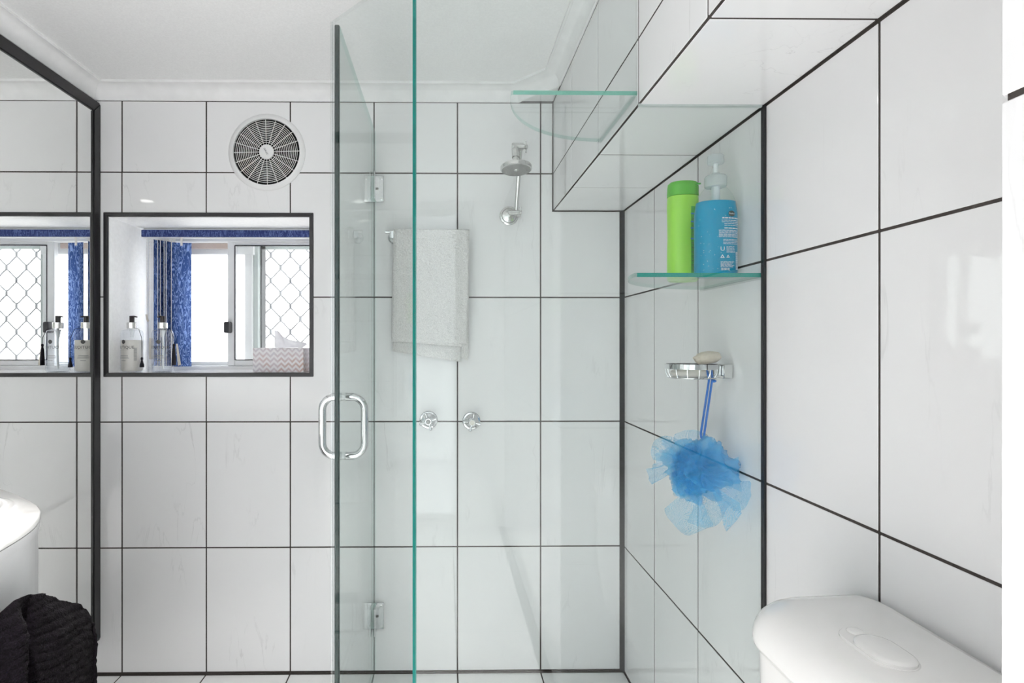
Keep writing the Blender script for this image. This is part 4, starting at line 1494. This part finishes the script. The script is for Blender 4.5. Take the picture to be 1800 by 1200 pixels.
def tilt_lathe(prof, n=48, mat='satin', nm='rose', parent=None, ang=-0.10, off=(0, 0)):
    bm = bm_new(); lathe(bm, prof, n, 'Z')
    bmesh.ops.translate(bm, vec=(off[0], off[1], 0), verts=bm.verts[:])
    bmesh.ops.rotate(bm, cent=(0, 0, 0), matrix=Matrix.Rotation(ang, 3, 'X'), verts=bm.verts[:])
    bmesh.ops.translate(bm, vec=(hx, hy, hz), verts=bm.verts[:])
    return obj(nm, bm, M[mat], parent or sh, smooth=True)
rose = tilt_lathe([(0.0475, -0.009), (0.0512, -0.007), (0.0518, 0.002), (0.0490, 0.006), (0.030, 0.011), (0.012, 0.016)])
rf = tilt_lathe([(0.0, -0.0100), (0.0470, -0.0100), (0.0475, -0.0088)], mat='nozzle', nm='nozzle_face', parent=rose)
tilt_lathe([(0.0, -0.0125), (0.0075, -0.0120), (0.0090, -0.0095)], 20, 'satin', 'centre_cap', rose)
for r_, c_ in ((0.022, 8), (0.034, 12)):
    for k in range(c_):
        t = 2 * PI * k / c_
        tilt_lathe([(0.0006, -0.0122), (0.0013, -0.0115), (0.0015, -0.0098)], 6, 'satin', 'nozzle', rf if False else rose, off=(r_ * math.cos(t), r_ * math.sin(t)))

# ------------------------------------------------------------------ shower taps
def tap(x, z, rot, label, cold):
    t = thing('shower_tap', label, 'tap', (x, D, z), 'cross handled shower taps')
    bm = bm_new(); lathe(bm, [(0.0325, D - 0.0002), (0.0325, D - 0.004), (0.0300, D - 0.007), (0.0255, D - 0.008), (0.0245, D - 0.012), (0.019, D - 0.016), (0.014, D - 0.020)], 44, 'Y', (x, 0, z))
    obj('wall_flange', bm, M['chrome'], t, smooth=True)
    bm = bm_new(); lathe(bm, [(0.012, D - 0.016), (0.011, D - 0.034), (0.0135, D - 0.037), (0.0135, D - 0.050), (0.0105, D - 0.055)], 32, 'Y', (x, 0, z))
    bd = obj('spindle_hub', bm, M['chrome'], t, smooth=True)
    for k in range(4):
        a = rot + k * PI / 2
        v = Vector((math.cos(a), -0.10, math.sin(a)))
        c = Vector((x, D - 0.042, z))
        bm = bm_new(); tube(bm, [c + v * 0.010, c + v * 0.018, c + v * 0.026, c + v * 0.0305, c + v * 0.0325], [0.0040, 0.0036, 0.0048, 0.0052, 0.0030], 14)
        obj('handle_spoke', bm, M['chrome'], bd, smooth=True)
    bm = bm_new(); lathe(bm, [(0.0085, D - 0.055), (0.0085, D - 0.0565), (0.0060, D - 0.058), (0.0, D - 0.0585)], 24, 'Y', (x, 0, z))
    obj('index_button', bm, M['nozzle'] if not cold else M['soap'], bd, smooth=True)
tap(-0.0625, 0.9090, 0.32, 'left cross handled chrome shower tap, nearest the glass joint', False)
tap(0.0915, 0.9055, -0.22, 'right cross handled chrome shower tap with pale button', True)

# ------------------------------------------------------------------ towel rail and white towel
RY, RZ = D - 0.052, 1.5745
tr = thing('towel_rail', 'short chrome towel rail on the shower wall', 'towel rail', (-0.06, D, RZ))
bm = bm_new(); tube(bm, [(-0.212, RY, RZ), (0.078, RY, RZ)], 0.0062, 14)
obj('rail', bm, M['chrome'], tr, smooth=True)
for x in (-0.188, 0.050):
    bm = bm_new(); lathe(bm, [(0.0215, D - 0.0002), (0.0215, D - 0.004), (0.0185, D - 0.010), (0.0095, D - 0.016), (0.0090, D - 0.045), (0.0105, D - 0.058)], 28, 'Y', (x, 0, RZ - 0.012))
    obj('wall_post', bm, M['chrome'], tr, smooth=True)

tw = thing('hanging_towel', 'pale grey white terry towel folded over the chrome shower rail', 'towel', (-0.05, RY, 1.12))
def flap(name, pts_l, pts_r, y_front, thick, seed, top_round=False, nu=90, nv=150):
    """one hanging layer: left and right edges given as (z, x) rows from the top"""
    def edge(rows, v):
        q = v * (len(rows) - 1); i = min(int(q), len(rows) - 2); f_ = q - i
        return rows[i][0] * (1 - f_) + rows[i + 1][0] * f_, rows[i][1] * (1 - f_) + rows[i + 1][1] * f_
    bm = bm_new()
    def fn(u, v, s):
        zl, xl = edge(pts_l, v); zr, xr = edge(pts_r, v)
        x = xl * (1 - u) + xr * u
        z = zl * (1 - u) + zr * u
        y = y_front + 0.0025 * math.sin(5 * u + seed) * v + 0.002 * math.sin(3 * v + 2 * u + seed)
        nn = noise.noise(Vector((x * 210, z * 210, seed))) * 0.0032 + noise.noise(Vector((x * 380, z * 380, seed + 3))) * 0.0016 + noise.noise(Vector((x * 40, z * 40, seed + 5))) * 0.0025
        edge_soft = min(1.0, min(u, 1 - u) / 0.04, (1 - v) / 0.03)
        off = thick * (0.35 + 0.65 * max(0.0, edge_soft) ** 0.5)
        y2 = y - s * off + nn
        jag = 0.0018 * noise.noise(Vector((x * 120, seed, 0))) * v
        return Vector((x + 0.0012 * noise.noise(Vector((z * 150, seed, 2))), y2, z + jag))
    F_ = grid_surface(bm, lambda u, v: fn(u, v, 1), nu, nv)
    B_ = grid_surface(bm, lambda u, v: fn(u, v, 0), nu, nv)
    for j in range(nv):
        bm.faces.new((F_[0][j], F_[0][j + 1], B_[0][j + 1], B_[0][j]))
        bm.faces.new((F_[nu][j + 1], F_[nu][j], B_[nu][j], B_[nu][j + 1]))
    for i in range(nu):
        bm.faces.new((F_[i][nv], F_[i + 1][nv], B_[i + 1][nv], B_[i][nv]))
        bm.faces.new((F_[i + 1][0], F_[i][0], B_[i][0], B_[i + 1][0]))
    return obj(name, bm, M['towel'], tw, smooth=True, angle=180)
flap('front_fold', [(1.580, -0.183), (1.40, -0.187), (1.190, -0.190)], [(1.579, 0.0815), (1.40, 0.079), (1.182, 0.073)], RY - 0.010, 0.012, 1)
flap('middle_fold', [(1.570, -0.181), (1.192, -0.188)], [(1.570, 0.06), (1.172, 0.056)], RY + 0.000, 0.006, 2, nv=50)
flap('back_fold', [(1.575, -0.183), (1.156, -0.188)], [(1.575, 0.055), (1.118, 0.053)], RY + 0.012, 0.006, 3, nv=60)
flap('inner_fold', [(1.575, -0.12), (1.15, -0.12)], [(1.575, 0.0815), (1.127, 0.0800)], RY + 0.022, 0.007, 4, nv=60)
bm = bm_new()
def over(u, v):
    a = -0.15 + (PI + 0.3) * v
    x = -0.183 + (0.0815 + 0.183) * u
    r = 0.018 + noise.noise(Vector((x * 220, a * 4, 9))) * 0.0022
    return Vector((x, RY + 0.002 - math.cos(a) * r * 1.05, 1.570 + max(0, math.sin(a)) * r * 0.75 + min(0, math.sin(a)) * 0.03))
grid_surface(bm, over, 130, 24)
obj('rolled_top', bm, M['towel'], tw, smooth=True, angle=180)

# ------------------------------------------------------------------ vanity with basin
va = thing('vanity_basin', 'white bow fronted vanity with moulded basin beside the mirror', 'vanity', (-0.98, 0.75, 0.0))
half = [(-1.231, 1.405), (-1.10, 1.350), (-1.0275, 1.309), (-0.951, 1.2585), (-0.8795, 1.2035), (-0.8394, 1.1690), (-0.812, 1.138), (-0.795, 1.112),
        (-0.778, 1.080), (-0.764, 1.045), (-0.753, 1.005), (-0.742, 0.945), (-0.730, 0.86), (-0.726, 0.75)]
plan = half + [(x, 1.5 - y) for x, y in reversed(half[:-1])]
def inset(pl, d_):
    c = Vector((-1.231, 0.75))
    return [(c.x + (x - c.x) * (1 - d_ / 0.5), c.y + (y - c.y) * (1 - d_ / 0.6)) for x, y in pl]
bm = bm_new()
rings = []
for d_, z in ((0.018, 0.0), (0.018, 0.05), (0.004, 0.055), (0.004, 0.815), (0.0015, 0.820), (0.0005, 0.836)):
    rings.append([bm.verts.new((x, y, z)) for x, y in inset(plan, d_)])
n = len(plan)
for A, B in zip(rings, rings[1:]):
    for k in range(n):
        bm.faces.new((A[k], A[(k + 1) % n], B[(k + 1) % n], B[k]))
bm.faces.new(list(reversed(rings[0])))
bm.faces.new(rings[-1])
obj('cabinet', bm, M['vanity'], va, smooth=True)
# moulded top with raised ring and bowl
bcx, bcy, ba, bb = -1.000, 0.955, 0.146, 0.262
ringp = [(1.06, 0.0), (1.04, 0.002), (1.00, 0.005), (0.955, 0.0055), (0.92, 0.001), (0.90, -0.012), (0.84, -0.05), (0.70, -0.10), (0.40, -0.125), (0.05, -0.13)]
bm = bm_new()
NS = 80
outer = []
def plan_hit(t):
    c, s = math.cos(t), math.sin(t)
    best = None
    for i in range(n):
        x0_, y0_ = plan[i]; x1_, y1__ = plan[(i + 1) % n]
        ex, ey = x1_ - x0_, y1__ - y0_
        den = c * ey - s * ex
        if abs(den) < 1e-9: continue
        tt = ((x0_ - bcx) * ey - (y0_ - bcy) * ex) / den
        uu = ((x0_ - bcx) * s - (y0_ - bcy) * c) / den
        if tt > 0 and -1e-6 <= uu <= 1 + 1e-6:
            best = tt if best is None else min(best, tt)
    return best or 0.2
ZV = 0.850
R_ = []
for kind in ('bot', 'low', 'rim', 'top'):
    ring = []
    for k in range(NS):
        t = 2 * PI * k / NS
        h_ = plan_hit(t)
        dd, z = {'bot': (0.010, 0.836), 'low': (0.0, 0.838), 'rim': (0.0, ZV - 0.003), 'top': (0.003, ZV)}[kind]
        ring.append(bm.verts.new((bcx + math.cos(t) * (h_ - dd), bcy + math.sin(t) * (h_ - dd), z)))
    R_.append(ring)
for f_, dz in ringp:
    ring = []
    for k in range(NS):
        t = 2 * PI * k / NS
        c, s = math.cos(t), math.sin(t)
        rr_ = (abs(c / ba) ** 2.4 + abs(s / bb) ** 2.4) ** (-1 / 2.4)
        ring.append(bm.verts.new((bcx + c * rr_ * f_, bcy + s * rr_ * f_, ZV + dz)))
    R_.append(ring)
for A, B in zip(R_, R_[1:]):
    for k in range(NS):
        bm.faces.new((A[k], A[(k + 1) % NS], B[(k + 1) % NS], B[k]))
bm.faces.new(R_[-1])
o = obj('basin_top', bm, M['ceramic'], va, smooth=True, angle=50); o['label'] = 'glossy moulded basin top'

# towel bar on the vanity front carrying the dark towel
vr = thing('towel_rail', 'small rail on the vanity front under the dark towel', 'towel rail', (-0.70, 0.95, 0.62))
bm = bm_new(); tube(bm, [(-0.7195, 0.80, 0.600), (-0.7195, 1.085, 0.600)], 0.005, 12)
obj('rail', bm, M['chrome'], vr, smooth=True)
for y, xw in ((0.82, -0.7285), (1.075, -0.776)):
    bm = bm_new(); tube(bm, [(xw, y, 0.600), (-0.7195, y, 0.600)], 0.0045, 10)
    obj('post', bm, M['chrome'], vr, smooth=True)

dt = thing('dark_towel', 'dark plum ribbed towel draped over the vanity rail', 'towel', (-0.70, 0.98, 0.40))
crest = [(0.80, 0.715), (0.86, 0.742), (0.8915, 0.757), (0.927, 0.7640), (0.958, 0.7590), (0.999, 0.7430), (1.021, 0.7270), (1.06, 0.701), (1.095, 0.678), (1.117, 0.655), (1.126, 0.625)]
def crest_z(y):
    for (a, za), (b_, zb) in zip(crest, crest[1:]):
        if a <= y <= b_:
            return za + (zb - za) * (y - a) / (b_ - a)
    return crest[0][1] if y < crest[0][0] else crest[-1][1]
def dtowel(u, v):
    """u along the rail, v over the crest: 0 back hem, .3 crest, 1 front hem"""
    y = 0.80 + 0.326 * u
    zc = crest_z(y)
    if v < 0.3:
        t = 1 - v / 0.3
        x = -0.712 - 0.012 * min(1, t * 4)
        z = zc - 0.006 - t * 0.16
        rib = 0
    else:
        t = (v - 0.3) / 0.7
        bul = 0.010 * (1 - math.exp(-t * 9))
        x = -0.706 + bul
        z = zc - t * 0.34
        # crease between the two folds
        cy_ = 0.9485 - 0.016 * t
        dd = y - cy_
        x += -0.020 * math.exp(-(dd / 0.011) ** 2) * min(1, t * 9) + (0.026 * math.exp(-((dd + 0.030) / 0.026) ** 2)) * min(1, t * 6)
        x += 0.012 * math.sin((y - 0.96) * 17) * min(1, t * 4)
        y -= 0.055 * t * max(0, (u - 0.55) / 0.45)
        s_ = z + 0.16 * (y - 1.0) + (0.45 * (0.95 - y) if y < cy_ else 0)
        rib = 0.0022 * abs(math.sin(s_ * PI / 0.0150 + 2.5 * noise.noise(Vector((y * 14, z * 9, 0))))) ** 0.6
    p = Vector((x + rib, y, z + 0.5 * rib))
    nn = noise.noise(p * 240) * 0.0013 + noise.noise(p * 40) * 0.003
    return p + Vector((nn, 0.3 * nn, nn * 0.6))
bm = bm_new()
grid_surface(bm, dtowel, 110, 260)
obj('draped_cloth', bm, M['dark_towel'], dt, smooth=True, angle=180)
bm = bm_new()
pts = [dtowel(1.0, 0.3 + 0.7 * k / 60) + Vector((0.001, 0.002, 0)) for k in range(61)]
tube(bm, pts, 0.0042, 8)
obj('hem', bm, M['dark_towel'], dt, smooth=True)
bm = bm_new()
pts = [dtowel(1.0, 0.3 * k / 20) for k in range(21)]
tube(bm, pts, 0.0040, 8)
obj('hem', bm, M['dark_towel'], dt, smooth=True)

# ------------------------------------------------------------------ toilet cistern
ci = thing('toilet_cistern', 'white toilet cistern with domed lid against the right wall', 'cistern', (0.54, 0.66, 0.40))
def rrect(x0, x1, y0, y1, r, n_=8, squash=1.0):
    out = []
    for (cx_, cy_, a0_) in ((x1 - r, y1 - r, 0), (x0 + r, y1 - r, PI / 2), (x0 + r, y0 + r, PI), (x1 - r, y0 + r, 3 * PI / 2)):
        for k in range(n_ + 1):
            a = a0_ + k / n_ * PI / 2
            out.append((cx_ + r * math.cos(a), cy_ + r * math.sin(a)))
    return out
def loft(bm, rings, cap0=True, cap1=True):
    vs = [[bm.verts.new(p) for p in r] for r in rings]
    m = len(vs[0])
    for A, B in zip(vs, vs[1:]):
        for k in range(m):
            bm.faces.new((A[k], A[(k + 1) % m], B[(k + 1) % m], B[k]))
    if cap0: bm.faces.new(list(reversed(vs[0])))
    if cap1: bm.faces.new(vs[-1])
LX0, LX1, LY0, LY1 = 0.4515, 0.6360, 0.455, 0.886
def cist_plan(d_, r_):
    """lid plan: flat on the wall side, full rounded corners to the room"""
    x0_, x1_, y0_, y1_ = LX0 + d_, LX1 - min(d_, 0.004), LY0 + d_, LY1 - d_
    out = []
    for (cx_, cy_, a0_, rr_) in ((x1_ - 0.012, y1_ - 0.012, 0, 0.012), (x0_ + r_, y1_ - r_, PI / 2, r_), (x0_ + r_, y0_ + r_, PI, r_), (x1_ - 0.012, y0_ + 0.012, 3 * PI / 2, 0.012)):
        for k in range(11):
            a = a0_ + k / 10 * PI / 2
            out.append((cx_ + rr_ * math.cos(a), cy_ + rr_ * math.sin(a)))
    return out
bm = bm_new()
loft(bm, [[(x, y, z) for x, y in cist_plan(d_, max(0.02, 0.075 - d_ * 0.5))] for d_, z in ((0.030, 0.40), (0.014, 0.50), (0.010, 0.735), (0.010, 0.745))])
obj('tank', bm, M['ceramic'], ci, smooth=True)
bm = bm_new()
lr = []
for d_, z in ((0.006, 0.7385), (0.001, 0.7400), (0.0, 0.744), (0.0, 0.752), (0.003, 0.766), (0.009, 0.778), (0.018, 0.788), (0.030, 0.7955), (0.045, 0.8005), (0.065, 0.8035), (0.085, 0.8045)):
    lr.append([(x, y, z + (0.004 * max(0, (x - 0.56) / 0.08) if z > 0.79 else 0)) for x, y in cist_plan(d_, max(0.02, 0.082 - d_ * 0.6))])
loft(bm, lr)
lid = obj('lid', bm, M['ceramic'], ci, smooth=True, angle=60)
def oblong(cx_, cy_, wx, wy, n_=14):
    out = []
    r_ = wx
    for k in range(n_ + 1):
        a = k / n_ * PI
        out.append((cx_ + r_ * math.cos(a), cy_ + wy - r_ + r_ * math.sin(a)))
    for k in range(n_ + 1):
        a = PI + k / n_ * PI
        out.append((cx_ + r_ * math.cos(a), cy_ - wy + r_ + r_ * math.sin(a)))
    return out
bm = bm_new()
loft(bm, [[(x, y, z) for x, y in oblong(0.5365, 0.693, 0.0265 - d_, 0.050 - d_)] for d_, z in ((0.0, 0.800), (0.0, 0.8052), (0.0008, 0.8058))])
sr = obj('button_surround', bm, M['ceramic'], lid, smooth=True)
for nm, (c_, w_, hy_) in (('flush_button', (0.6815, 0.0245, 0.0365)), ('half_flush_button', (0.7300, 0.0150, 0.0110))):
    bm = bm_new()
    if nm == 'flush_button':
        pl = lambda d_: oblong(0.5365, c_, w_ - d_, hy_ - d_)
        zz = ((0.0, 0.802), (0.0, 0.8085), (0.002, 0.8105), (0.006, 0.8115))
    else:
        pl = lambda d_: oblong(0.5365, c_, 0.0105 - d_, hy_ - d_)
        zz = ((0.0, 0.802), (0.0, 0.8066), (0.0015, 0.8080), (0.004, 0.8084))
    loft(bm, [[(x, y, z) for x, y in pl(d_)] for d_, z in zz])
    obj(nm, bm, M['ceramic'], lid, smooth=True)

# ------------------------------------------------------------------ ceiling lights behind the camera
def downlight(x, y, label):
    t = thing('downlight', label, 'light', (x, y, ZC), 'recessed ceiling downlights')
    bm = bm_new(); lathe(bm, [(0.055, ZC - 0.0005), (0.056, ZC - 0.004), (0.046, ZC - 0.007), (0.042, ZC - 0.003), (0.041, ZC - 0.0005)], 36, 'Z', (x, y, 0))
    obj('trim_ring', bm, M['white_plastic'], t, smooth=True)
    bm = bm_new(); lathe(bm, [(0.041, ZC - 0.0006), (0.040, ZC - 0.003), (0.0, ZC - 0.0035)], 30, 'Z', (x, y, 0))
    obj('lens', bm, M['lamp'], t, smooth=True)
    ld = bpy.data.lights.new('downlight_beam', 'SPOT')
    ld.energy = SPOT_POWER
    ld.spot_size = math.radians(90)
    ld.spot_blend = 0.8
    ld.shadow_soft_size = 0.04
    ld.color = (1.0, 0.965, 0.93)
    lo_ = bpy.data.objects.new('beam', ld)
    COL.objects.link(lo_)
    lo_.parent = t
    lo_.location = (0, 0, -0.012)
downlight(-0.56, 0.42, 'recessed downlight over the middle of the room')
downlight(-0.62, -0.15, 'recessed downlight nearer the rear wall')
